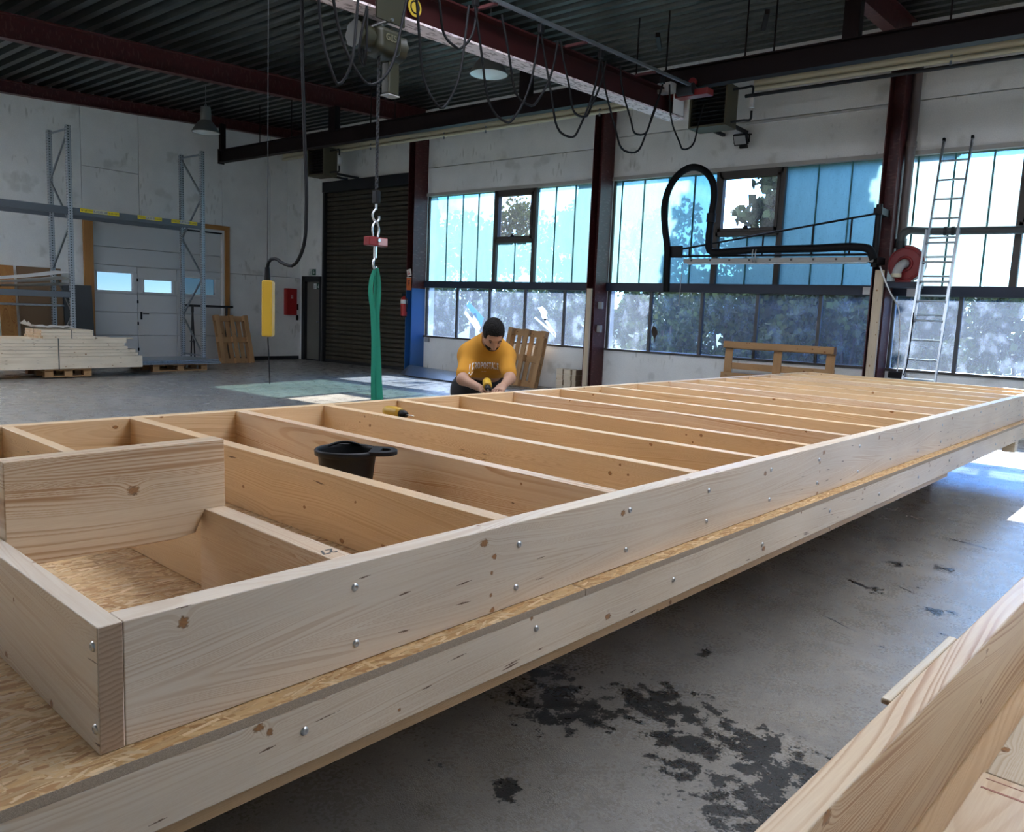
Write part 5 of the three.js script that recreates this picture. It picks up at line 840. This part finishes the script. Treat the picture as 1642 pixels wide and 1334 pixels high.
// ------------------------------------------------------------------ the worker
{
  const sub = (a, b) => [a[0] - b[0], a[1] - b[1], a[2] - b[2]], dot = (a, b) => a[0] * b[0] + a[1] * b[1] + a[2] * b[2];
  const cap = (p, a, b, r0, r1) => { const pa = sub(p, a), ba = sub(b, a), h = Math.max(0, Math.min(1, dot(pa, ba) / dot(ba, ba))); return Math.hypot(pa[0] - ba[0] * h, pa[1] - ba[1] * h, pa[2] - ba[2] * h) - lerp(r0, r1, h); };
  const smin = (a, b, k) => { const h = Math.max(k - Math.abs(a - b), 0) / k; return Math.min(a, b) - h * h * k * 0.25; };
  const O = [-4.3, 0, -4.85]; // where he stands
  const L = (p) => sub(p, O);
  // surface nets over a field
  function nets(f, lo, hi, c) {
    const n = [0, 1, 2].map((k) => Math.ceil((hi[k] - lo[k]) / c) + 1), [nx, ny, nz] = n, F = new Float32Array(nx * ny * nz), id = new Int32Array(nx * ny * nz).fill(-1), P = [], I = [];
    for (let z = 0, i = 0; z < nz; z++) for (let y = 0; y < ny; y++) for (let x = 0; x < nx; x++, i++) F[i] = f([lo[0] + x * c, lo[1] + y * c, lo[2] + z * c]);
    const at = (x, y, z) => (z * ny + y) * nx + x;
    for (let z = 0; z < nz - 1; z++) for (let y = 0; y < ny - 1; y++) for (let x = 0; x < nx - 1; x++) {
      let m = 0, s = [0, 0, 0]; const v = []; for (let k = 0; k < 8; k++) v.push(F[at(x + (k & 1), y + ((k >> 1) & 1), z + (k >> 2))]);
      for (let a = 0; a < 8; a++) for (const d of [1, 2, 4]) { const b = a | d; if (b === a) continue; if ((v[a] < 0) !== (v[b] < 0)) { const t = v[a] / (v[a] - v[b]); s[0] += (a & 1) + (d === 1 ? t : 0); s[1] += ((a >> 1) & 1) + (d === 2 ? t : 0); s[2] += (a >> 2) + (d === 4 ? t : 0); m++; } }
      if (m) { id[at(x, y, z)] = P.length / 3; P.push(lo[0] + (x + s[0] / m) * c, lo[1] + (y + s[1] / m) * c, lo[2] + (z + s[2] / m) * c); }
    }
    for (let z = 1; z < nz - 1; z++) for (let y = 1; y < ny - 1; y++) for (let x = 1; x < nx - 1; x++) {
      const a = F[at(x, y, z)] < 0;
      const q = (b, i0, i1, i2, i3) => { if (a === b) return; if (a) I.push(i0, i1, i2, i0, i2, i3); else I.push(i0, i2, i1, i0, i3, i2); };
      q(F[at(x + 1, y, z)] < 0, id[at(x, y - 1, z - 1)], id[at(x, y, z - 1)], id[at(x, y, z)], id[at(x, y - 1, z)]);
      q(F[at(x, y + 1, z)] < 0, id[at(x - 1, y, z - 1)], id[at(x - 1, y, z)], id[at(x, y, z)], id[at(x, y, z - 1)]);
      q(F[at(x, y, z + 1)] < 0, id[at(x - 1, y - 1, z)], id[at(x, y - 1, z)], id[at(x, y, z)], id[at(x - 1, y, z)]);
    }
    const N = new Float32Array(P.length), e = c * 0.5;
    for (let i = 0; i < P.length; i += 3) { const p = [P[i], P[i + 1], P[i + 2]]; const g = [f([p[0] + e, p[1], p[2]]) - f([p[0] - e, p[1], p[2]]), f([p[0], p[1] + e, p[2]]) - f([p[0], p[1] - e, p[2]]), f([p[0], p[1], p[2] + e]) - f([p[0], p[1], p[2] - e])], l = Math.hypot(...g) || 1; N.set([g[0] / l, g[1] / l, g[2] / l], i); }
    const g = new THREE.BufferGeometry(); g.setAttribute('position', new THREE.Float32BufferAttribute(P, 3)); g.setAttribute('normal', new THREE.BufferAttribute(N, 3)); g.setIndex(I); return g;
  }
  // joints: right side first (left in the photograph), measured in metres from where he stands
  const J = { hip: L([-4.47, 0.86, -5.0]), waist: L([-4.37, 0.98, -4.93]), chest: L([-4.25, 1.13, -4.84]), neck: L([-4.18, 1.245, -4.8]), head: L([-4.09, 1.325, -4.735]), shR: L([-4.35, 1.155, -4.755]), shL: L([-4.1, 1.16, -4.9]), elR: L([-4.2, 0.975, -4.52]), elL: L([-3.9, 1.0, -4.73]), haR: L([-3.985, 0.925, -4.5]), haL: L([-3.83, 0.955, -4.565]), hipR: L([-4.55, 0.84, -4.93]), hipL: L([-4.38, 0.84, -5.06]), knR: L([-4.5, 0.46, -4.85]), knL: L([-4.3, 0.46, -5.02]), anR: L([-4.6, 0.07, -4.92]), anL: L([-4.37, 0.07, -5.1]) };
  const fwd = V(0.62, 0, 0.78).normalize(), lat = V(0.78, 0, -0.62), toe = (a) => [a[0] + fwd.x * 0.17, 0.03, a[2] + fwd.z * 0.17];
  const side = (p, s) => [p[0] + lat.x * s, p[1], p[2] + lat.z * s];
  const torso = (p) => {
    let d = cap(p, side(J.hip, -0.07), side(J.hip, 0.07), 0.125, 0.125);
    d = smin(d, cap(p, side(J.waist, -0.06), side(J.waist, 0.06), 0.105, 0.105), 0.12); d = smin(d, cap(p, side(J.chest, -0.07), side(J.chest, 0.07), 0.115, 0.115), 0.12); d = smin(d, cap(p, J.shR, J.shL, 0.058, 0.058), 0.1); d = smin(d, cap(p, [J.chest[0] - 0.03, J.chest[1] + 0.05, J.chest[2] - 0.03], [J.neck[0] - 0.03, J.neck[1] + 0.01, J.neck[2] - 0.03], 0.105, 0.085), 0.1); return smin(d, cap(p, J.chest, J.neck, 0.08, 0.062), 0.06);
  };
  const arm = (p, s, e, h) => smin(cap(p, s, e, 0.054, 0.042), cap(p, e, h, 0.042, 0.027), 0.03);
  const legs = (p) => { let d = 9; for (const [h, k, a] of [[J.hipR, J.knR, J.anR], [J.hipL, J.knL, J.anL]]) { d = Math.min(d, smin(smin(cap(p, h, k, 0.095, 0.062), cap(p, k, a, 0.062, 0.04), 0.05), cap(p, a, toe(a), 0.045, 0.032), 0.04)); } return d; };
  // head frame: looking down and forward
  const hz_ = V(0.56, -0.72, 0.42).normalize(), hx_ = V(0, 1, 0).cross(hz_).normalize(), hy_ = hz_.clone().cross(hx_); // hz_ face direction, hy_ crown
  const hp = (p) => { const q = V(p[0] - J.head[0], p[1] - J.head[1], p[2] - J.head[2]); return [q.dot(hx_), q.dot(hy_), q.dot(hz_)]; };
  const ell = (q, c, r) => { const a = [(q[0] - c[0]) / r[0], (q[1] - c[1]) / r[1], (q[2] - c[2]) / r[2]], k = Math.hypot(...a); return (k - 1) * Math.min(...r); };
  const headF = (p) => {
    const q = hp(p); let d = ell(q, [0, 0.025, -0.012], [0.077, 0.098, 0.098]); d = smin(d, ell(q, [0, -0.052, 0.03], [0.055, 0.068, 0.062]), 0.05);
    d = smin(d, cap(q, [0, 0.0, 0.085], [0, -0.038, 0.108], 0.009, 0.015), 0.02); d = smin(d, cap(q, [-0.035, 0.026, 0.078], [0.035, 0.026, 0.078], 0.012, 0.012), 0.02); // nose, brow
    for (const s of [-1, 1]) { d = smin(d, ell(q, [s * 0.078, -0.005, -0.01], [0.012, 0.032, 0.02]), 0.012); d = Math.max(d, -ell(q, [s * 0.031, 0.004, 0.09], [0.017, 0.011, 0.012])); }
    d = smin(d, cap(q, [-0.018, -0.07, 0.086], [0.018, -0.07, 0.086], 0.007, 0.007), 0.01); return d;
  };
  const neckF = (p) => cap(p, J.neck, [J.head[0] - 0.02, J.head[1] - 0.02, J.head[2] - 0.02], 0.058, 0.055);
  const handF = (p, w, e, holds) => { // palm, four fingers, thumb; w wrist
    const dx = V(...sub(w, e)).normalize(), dn = holds ? V(0.2, -0.55, 0.2).normalize() : V(0.1, -0.9, 0.3).normalize(), ds = dx.clone().cross(dn).normalize(), P = (a, b, c) => [w[0] + dx.x * a + ds.x * b + dn.x * c, w[1] + dx.y * a + ds.y * b + dn.y * c, w[2] + dx.z * a + ds.z * b + dn.z * c];
    let d = cap(p, P(0.0, 0, 0), P(0.02, 0, 0), 0.027, 0.027); d = smin(d, Math.min(cap(p, P(0.03, -0.025, 0), P(0.085, -0.03, 0.005), 0.014, 0.012), cap(p, P(0.03, 0.022, 0), P(0.085, 0.027, 0.005), 0.014, 0.012)), 0.03); d = smin(d, cap(p, P(0.03, 0, 0), P(0.085, 0, 0.0), 0.016, 0.013), 0.03);
    [[-0.03, 0.062], [-0.01, 0.072], [0.01, 0.068], [0.029, 0.052]].forEach(([s, l], i) => { const c = holds ? 0.75 : 0.45; const a = P(0.085, s, 0.004), b = P(0.085 + l * 0.45, s * 1.05, 0.012 + l * 0.3 * c), e2 = P(0.085 + l * 0.62, s * 1.05, 0.02 + l * 0.85 * c); d = Math.min(d, smin(cap(p, a, b, 0.0095, 0.0088), cap(p, b, e2, 0.0088, 0.0072), 0.006)); });
    d = smin(d, smin(cap(p, P(0.025, -0.03, 0.008), P(0.055, -0.055, 0.02), 0.013, 0.0105), cap(p, P(0.055, -0.055, 0.02), P(0.085, -0.052, 0.035), 0.0105, 0.0085), 0.006), 0.012); return d;
  };
  const bodyF = (p) => { let d = torso(p); d = smin(d, arm(p, J.shR, J.elR, J.haR), 0.05); d = smin(d, arm(p, J.shL, J.elL, J.haL), 0.05); d = smin(d, neckF(p), 0.04); return smin(d, legs(p), 0.06); };
  const t = thing('person', 'man in mustard yellow t-shirt bending over the frame with a power tool', 'person', O);
  const gb = nets(bodyF, [-0.62, -0.02, -0.52], [0.62, 1.36, 0.55], 0.014);
  const box3 = (c, r) => [[c[0] - r, c[1] - r, c[2] - r], [c[0] + r, c[1] + r, c[2] + r]];
  const gh = nets(headF, ...box3(J.head, 0.15), 0.005);
  const g1 = nets((p) => handF(p, J.haR, J.elR, true), ...box3([J.haR[0] + 0.05, J.haR[1] - 0.02, J.haR[2]], 0.17), 0.004), g2 = nets((p) => handF(p, J.haL, J.elL, false), ...box3([J.haL[0] + 0.03, J.haL[1] - 0.03, J.haL[2] + 0.04], 0.17), 0.004);
  mesh('body', merge(gb, gh, g1, g2), M.skin, t);
  // clothing, worn over the body
  const upArm = (p, s, e) => { const m = s.map((v, k) => lerp(v, e[k], 0.78)); return cap(p, s, m, 0.073, 0.062); };
  const shirtF = (p) => { let d = torso(p) - 0.016; d = smin(d, upArm(p, J.shR, J.elR), 0.05); d = smin(d, upArm(p, J.shL, J.elL), 0.05); d += 0.005 * Math.sin(p[0] * 38 + p[1] * 21) * Math.sin(p[2] * 30 + p[1] * 17); const c = V(...J.waist).sub(V(...J.hip)).normalize(), h = (p[0] - J.hip[0]) * c.x + (p[1] - J.hip[1]) * c.y + (p[2] - J.hip[2]) * c.z; d = Math.max(d, 0.06 - h, 0.97 - p[1]); return Math.max(d, -(cap(p, J.neck, [J.head[0], J.head[1], J.head[2]], 0.066, 0.08))); };
  mesh('t_shirt', nets(shirtF, [-0.4, 0.6, -0.45], [0.5, 1.34, 0.45], 0.011), M.shirt, t).userData.label = 'mustard yellow t-shirt';
  const trF = (p) => { let d = 9; for (const [h, k, a] of [[J.hipR, J.knR, J.anR], [J.hipL, J.knL, J.anL]]) { const e = a.map((v, i) => lerp(k[i], v, 0.95)); d = Math.min(d, smin(cap(p, h, k, 0.115, 0.085), cap(p, k, e, 0.085, 0.07), 0.05)); } d = smin(d, cap(p, side(J.hip, -0.07), side(J.hip, 0.07), 0.138, 0.138), 0.06); const c = V(...J.waist).sub(V(...J.hip)).normalize(), h = (p[0] - J.hip[0]) * c.x + (p[1] - J.hip[1]) * c.y + (p[2] - J.hip[2]) * c.z; d = smin(d, cap(p, side(J.waist, -0.06), side(J.waist, 0.06), 0.126, 0.126), 0.08); return Math.max(d, p[1] - 0.985, h - 0.22); };
  mesh('trousers', nets(trF, [-0.62, 0.04, -0.52], [0.4, 1.0, 0.4], 0.015), M.trousers, t);
  mesh('side_stripe', tube([side(J.hipR, -0.122), side([lerp(J.hipR[0], J.knR[0], 0.5), lerp(J.hipR[1], J.knR[1], 0.5), lerp(J.hipR[2], J.knR[2], 0.5)], -0.105), side(J.knR, -0.088), side(J.anR, -0.073)].map((p) => V(...p)), 0.008, 20, 5), M.white, t);
  const hairF = (p) => { const q = hp(p); let d = ell(q, [0, 0.03, -0.016], [0.085, 0.104, 0.106]) + 0.003 * n3(q[0] * 90, q[1] * 90, q[2] * 90); const cut = Math.min(q[2] - 0.052 + Math.abs(q[0]) * 0.05 - Math.max(0, q[1] - 0.055) * 2.2, 9); d = Math.max(d, cut); return Math.max(d, -(q[1] + 0.035 + Math.max(0, q[2]) * 0.9)); };
  mesh('hair', nets(hairF, ...box3(J.head, 0.15), 0.005), M.hair, t);
  const beardF = (p) => { const q = hp(p); let d = ell(q, [0, -0.055, 0.03], [0.061, 0.072, 0.067]); d = Math.max(d, q[1] + 0.045 - 0.5 * Math.max(0, Math.abs(q[0]) - 0.03)); d = Math.max(d, -ell(q, [0, -0.07, 0.098], [0.022, 0.007, 0.02])); return Math.max(d, -q[2] - 0.02); };
  mesh('beard', nets(beardF, ...box3(J.head, 0.15), 0.005), M.hair, t);
  for (const s of [-1, 1]) { const c = V(...J.head).addScaledVector(hx_, s * 0.031).addScaledVector(hy_, 0.005).addScaledVector(hz_, 0.08); mesh('eye', new THREE.SphereGeometry(0.0085, 10, 8).translate(c.x, c.y, c.z), M.black, t); const e = V(...J.head).addScaledVector(hx_, s * 0.032).addScaledVector(hy_, 0.03).addScaledVector(hz_, 0.09); const g = new THREE.CapsuleGeometry(0.004, 0.028, 3, 6).rotateZ(Math.PI / 2 + s * 0.12); g.applyMatrix4(new THREE.Matrix4().makeBasis(hx_, hy_, hz_)); mesh('eyebrow', g.translate(e.x, e.y, e.z), M.hair, t); }
  // lettering across the chest, laid on the shirt
  { const vdir = V(-fwd.x, 0.35, -fwd.z).normalize().negate(), c0 = V(lerp(J.chest[0], J.waist[0], 0.4), lerp(J.chest[1], J.waist[1], 0.4) + 0.05, lerp(J.chest[2], J.waist[2], 0.55)); const bx_ = lat.clone(), by_ = vdir.clone().cross(bx_).normalize(), ups = by_.y < 0 ? by_.negate() : by_;
    const lay = (txt, size, dy, arch) => { const g = new TextGeometry(txt, { font, size, depth: 0.001, curveSegments: 3 }); g.computeBoundingBox(); const w = g.boundingBox.max.x, p = g.attributes.position; for (let i = 0; i < p.count; i++) { const tx = (p.getX(i) - w / 2) * 0.42, ty = p.getY(i) + dy - arch * tx * tx, z = p.getZ(i); const o = c0.clone().addScaledVector(bx_, tx).addScaledVector(ups, ty).addScaledVector(vdir, 0.35); let r = 0; for (let k = 0; k < 40; k++) { const d = shirtF([o.x - vdir.x * r, o.y - vdir.y * r, o.z - vdir.z * r]); if (d < 0.001) break; r += d * 0.8; } r -= 0.0025 + z; p.setXYZ(i, o.x - vdir.x * r, o.y - vdir.y * r, o.z - vdir.z * r); } g.computeVertexNormals(); mesh('chest_print', g, M.print, t); };
    lay('AEROPOSTALE', 0.06, 0.0, -0.25); lay('--- - --- --', 0.016, -0.035, -0.25); }
}
cordlessDrill('impact_driver', 'small yellow power tool held in the worker right hand', [-3.9, 0.96, -4.47], [0.35, 0.75, 0.2]);

// ------------------------------------------------------------------ outdoors
{
  const g = mesh('ground', b2(-90, 50, -0.5, -0.06, -90, WZ - 0.3), M.grass); g.userData = { kind: 'structure', label: 'grass ground outside the windows' };
  const y = mesh('yard', merge(b2(-90, LX - 0.35, -0.4, -0.04, -13.2, 40), b2(-60, 60, -0.4, -0.05, BZ + 0.3, 60), b2(RX + 0.3, 60, -0.4, -0.045, -13.6, 40)), M.asphalt); y.userData = { kind: 'structure', label: 'paved yard outside the gates' };
  const leafGeo = (() => { const q = new THREE.BufferGeometry(); q.setAttribute('position', new THREE.Float32BufferAttribute([0, 0, 0, 0.5, 0.45, 0.08, 0, 1, 0, -0.5, 0.45, 0.08], 3)); q.setIndex([0, 1, 2, 0, 2, 3]); q.computeVertexNormals(); return q; })();
  const leafMat = phy({ color: lin(0.075, 0.11, 0.03), roughness: 0.85, transmission: 0.2, thickness: 0 }), pineMat = phy({ color: lin(0.035, 0.06, 0.03), roughness: 0.9, transmission: 0.1, thickness: 0 });
  const q = new THREE.Quaternion(), e = new THREE.Euler(), col = new THREE.Color();
  function foliage(parent, n, size, place, mat, r) {
    const m = new THREE.InstancedMesh(leafGeo, mat, n); m.name = 'foliage'; m.userData.kind = 'stuff'; m.castShadow = m.receiveShadow = true;
    for (let i = 0; i < n; i++) { const p = place(r), s = size * (0.6 + 0.8 * r()); q.setFromEuler(e.set(r() * 6.3, r() * 6.3, r() * 6.3)); m.setMatrixAt(i, new THREE.Matrix4().compose(p, q, V(s, s, s))); const k = 0.6 + 0.8 * r(); m.setColorAt(i, col.setRGB(k * (0.9 + 0.4 * r()), k, k * 0.9)); }
    parent.add(m);
  }
  let sd = 900;
  function conifer(x, z, h, w, label, group, dense = 1) {
    const t = thing('conifer_tree', label, 'tree', [x, -0.06, z], 0, group), r = rngOf(sd++);
    mesh('trunk', cyl(0.03, 0.16, h, 9, 0, h / 2, 0), M.bark, t);
    foliage(t, Math.round(5200 * dense * h / 7), 0.2 + 0.05 * (dense - 1), (q_) => { const k = Math.pow(q_(), 0.75), y = h * (1 - k * 0.93), R = w * (0.06 + k) * (0.7 + 0.3 * Math.sin(y * 7)), a = q_() * 6.283, d = R * Math.sqrt(q_()); return V(Math.cos(a) * d, y - d * 0.25, Math.sin(a) * d); }, pineMat, r);
  }
  function leafy(x, z, h, w, label, group) {
    const t = thing('leafy_tree', label, 'tree', [x, -0.06, z], 0, group), r = rngOf(sd++), B = [];
    mesh('trunk', merge(cyl(0.08, 0.16, h * 0.6, 9, 0, h * 0.3, 0), rod([0, h * 0.45, 0], [w * 0.4, h * 0.75, 0.2], 0.05, 7), rod([0, h * 0.4, 0], [-w * 0.4, h * 0.7, -0.2], 0.05, 7)), M.bark, t);
    for (let k = 0; k < 22; k++) B.push([(r() - 0.5) * 1.5 * w, h * (0.18 + 0.74 * r()), (r() - 0.5) * 1.5 * w, w * (0.3 + 0.25 * r())]);
    foliage(t, Math.round(4600 * h / 7), 0.2, (q_) => { const b = B[(q_() * B.length) | 0], u = q_() * 2 - 1, a = q_() * 6.283, R = b[3] * Math.cbrt(q_()), s = Math.sqrt(1 - u * u); return V(b[0] + R * s * Math.cos(a), b[1] + R * u * 0.8, b[2] + R * s * Math.sin(a)); }, leafMat, r);
  }
  function shrub(x, z, h, w, label, group) {
    const t = thing('shrub', label, 'shrub', [x, -0.06, z], 0, group), r = rngOf(sd++), B = [];
    mesh('stem', merge(rod([0, 0, 0], [0.15, h * 0.6, 0.1], 0.03, 6), rod([0, 0, 0], [-0.2, h * 0.55, -0.1], 0.03, 6)), M.bark, t);
    for (let k = 0; k < 14; k++) B.push([(r() - 0.5) * 1.6 * w, h * (0.12 + 0.72 * r()), (r() - 0.5) * 1.0 * w, w * (0.28 + 0.2 * r())]);
    foliage(t, 3600, 0.13, (q_) => { const b = B[(q_() * B.length) | 0], u = q_() * 2 - 1, a = q_() * 6.283, R = b[3] * Math.cbrt(q_()), s = Math.sqrt(1 - u * u); return V(b[0] + R * s * Math.cos(a), Math.max(0.05, b[1] + R * u), b[2] + R * s * Math.sin(a)); }, leafMat, r);
  }
  const G1 = 'trees behind the windows', G2 = 'hedge shrubs outside the windows', tr = rngOf(4242);
  conifer(-7.4, -20.3, 9.9, 2.7, 'left one of three dark conifers close behind the middle window bay', undefined, 2); conifer(-6.2, -20.8, 11.2, 2.7, 'tallest of three dark conifers close behind the middle window bay', undefined, 2); conifer(-5.3, -19.7, 10.3, 2.4, 'right one of three dark conifers close behind the middle window bay', undefined, 2);
  for (let x = -46; x < 14; x += 3.1) { const z = -29 - 5 * tr(), h = 6.2 + 2.2 * tr(); if (tr() < 0.45) conifer(x + tr(), z, h + 0.6, 1.9, 'dark conifer in the tree belt behind the windows', G1); else leafy(x + tr(), z, h, 2.3, 'leafy tree in the tree belt behind the windows', G1 + ', leafy'); }
  for (let x = -9.4; x < 4; x += 1.45) shrub(x + 0.3 * tr(), -16.4 - 0.7 * tr(), 2.3 + 0.4 * tr(), 0.95, 'leafy shrub in the hedge close outside the middle and right windows', G2);
  for (let x = -26; x < -9; x += 1.9) shrub(x + 0.4 * tr(), -19.5 - 2.2 * tr(), 2.3 + 0.6 * tr(), 1.15, 'leafy shrub further out behind the left window', G2 + ', left');
}
// pieces of a part go one level deeper, under the part that carries them
scene.updateMatrixWorld(true);
function nest(root, child, ...hosts) {
  const bc = V(0, 0, 0), bh = V(0, 0, 0), box = new THREE.Box3();
  for (const t of scene.children.filter((o) => o.name.replace(/_\d{3}$/, '') === root)) {
    const hs = t.children.filter((o) => hosts.includes(o.name));
    for (const c of t.children.filter((o) => o.name === child)) { box.setFromObject(c).getCenter(bc); let best = null, d = 1e9; for (const h of hs) { const q = box.setFromObject(h).distanceToPoint(bc); if (q < d) { d = q; best = h; } } if (best) best.attach(c); }
  }
}
nest('timber_floor_frame', 'screw', 'rim_beam', 'end_board'); nest('lower_floor_panel', 'screw', 'lower_rim_beam'); nest('fire_extinguisher', 'label_band', 'cylinder'); nest('fire_extinguisher', 'foot_ring', 'cylinder'); nest('fire_extinguisher', 'nozzle_hose', 'valve'); nest('fire_cabinet', 'label_strip', 'cabinet_door');
nest('chain_hoist', 'lettering', 'gear_housing'); nest('chain_hoist', 'hook', 'bottom_block'); nest('chain_hoist', 'hook_shank', 'bottom_block'); nest('chain_hoist', 'trolley_wheel', 'trolley_plate'); nest('chain_hoist', 'chain_box_rim', 'chain_box'); nest('crane_pendant', 'button', 'housing'); nest('crane_pendant', 'gland', 'housing');
nest('air_heater', 'louvre', 'housing'); nest('air_heater', 'valve_body', 'gas_pipe'); nest('extraction_blower', 'housing_rim', 'fan_housing'); nest('extraction_blower', 'inlet_ring', 'fan_housing'); nest('extraction_blower', 'duct_collar', 'exhaust_duct'); nest('extraction_blower', 'hose_ring', 'inlet_elbow');
nest('extraction_boom', 'batten_clip', 'light_batten'); nest('extraction_boom', 'diffuser', 'light_batten'); nest('extraction_boom', 'hose_clamp', 'hose'); nest('pallet_rack', 'warning_tape', 'cross_beam'); nest('pallet_rack', 'foot_plate', 'front_post', 'rear_post'); nest('aluminium_ladder', 'rubber_foot', 'rail'); nest('aluminium_ladder', 'end_cap', 'rail');
nest('person', 'chest_print', 't_shirt'); nest('person', 'side_stripe', 'trousers'); nest('cordless_drill', 'battery_foot', 'battery'); nest('impact_driver', 'battery_foot', 'battery'); nest('cordless_drill', 'trigger', 'grip'); nest('impact_driver', 'trigger', 'grip'); nest('cream_pipe', 'pipe_socket', 'large_pipe'); nest('crane_bridge', 'warning_mark', 'yellow_sign'); nest('crane_bridge', 'rail_arm', 'cable_rail'); nest('mortar_bucket', 'raised_lip', 'shell'); nest('floodlight', 'lamp_glass', 'lamp_case'); nest('high_bay_lamp', 'inner_reflector', 'reflector_shade'); nest('high_bay_lamp', 'glass_cover', 'reflector_shade');
renderer.render(scene, camera);
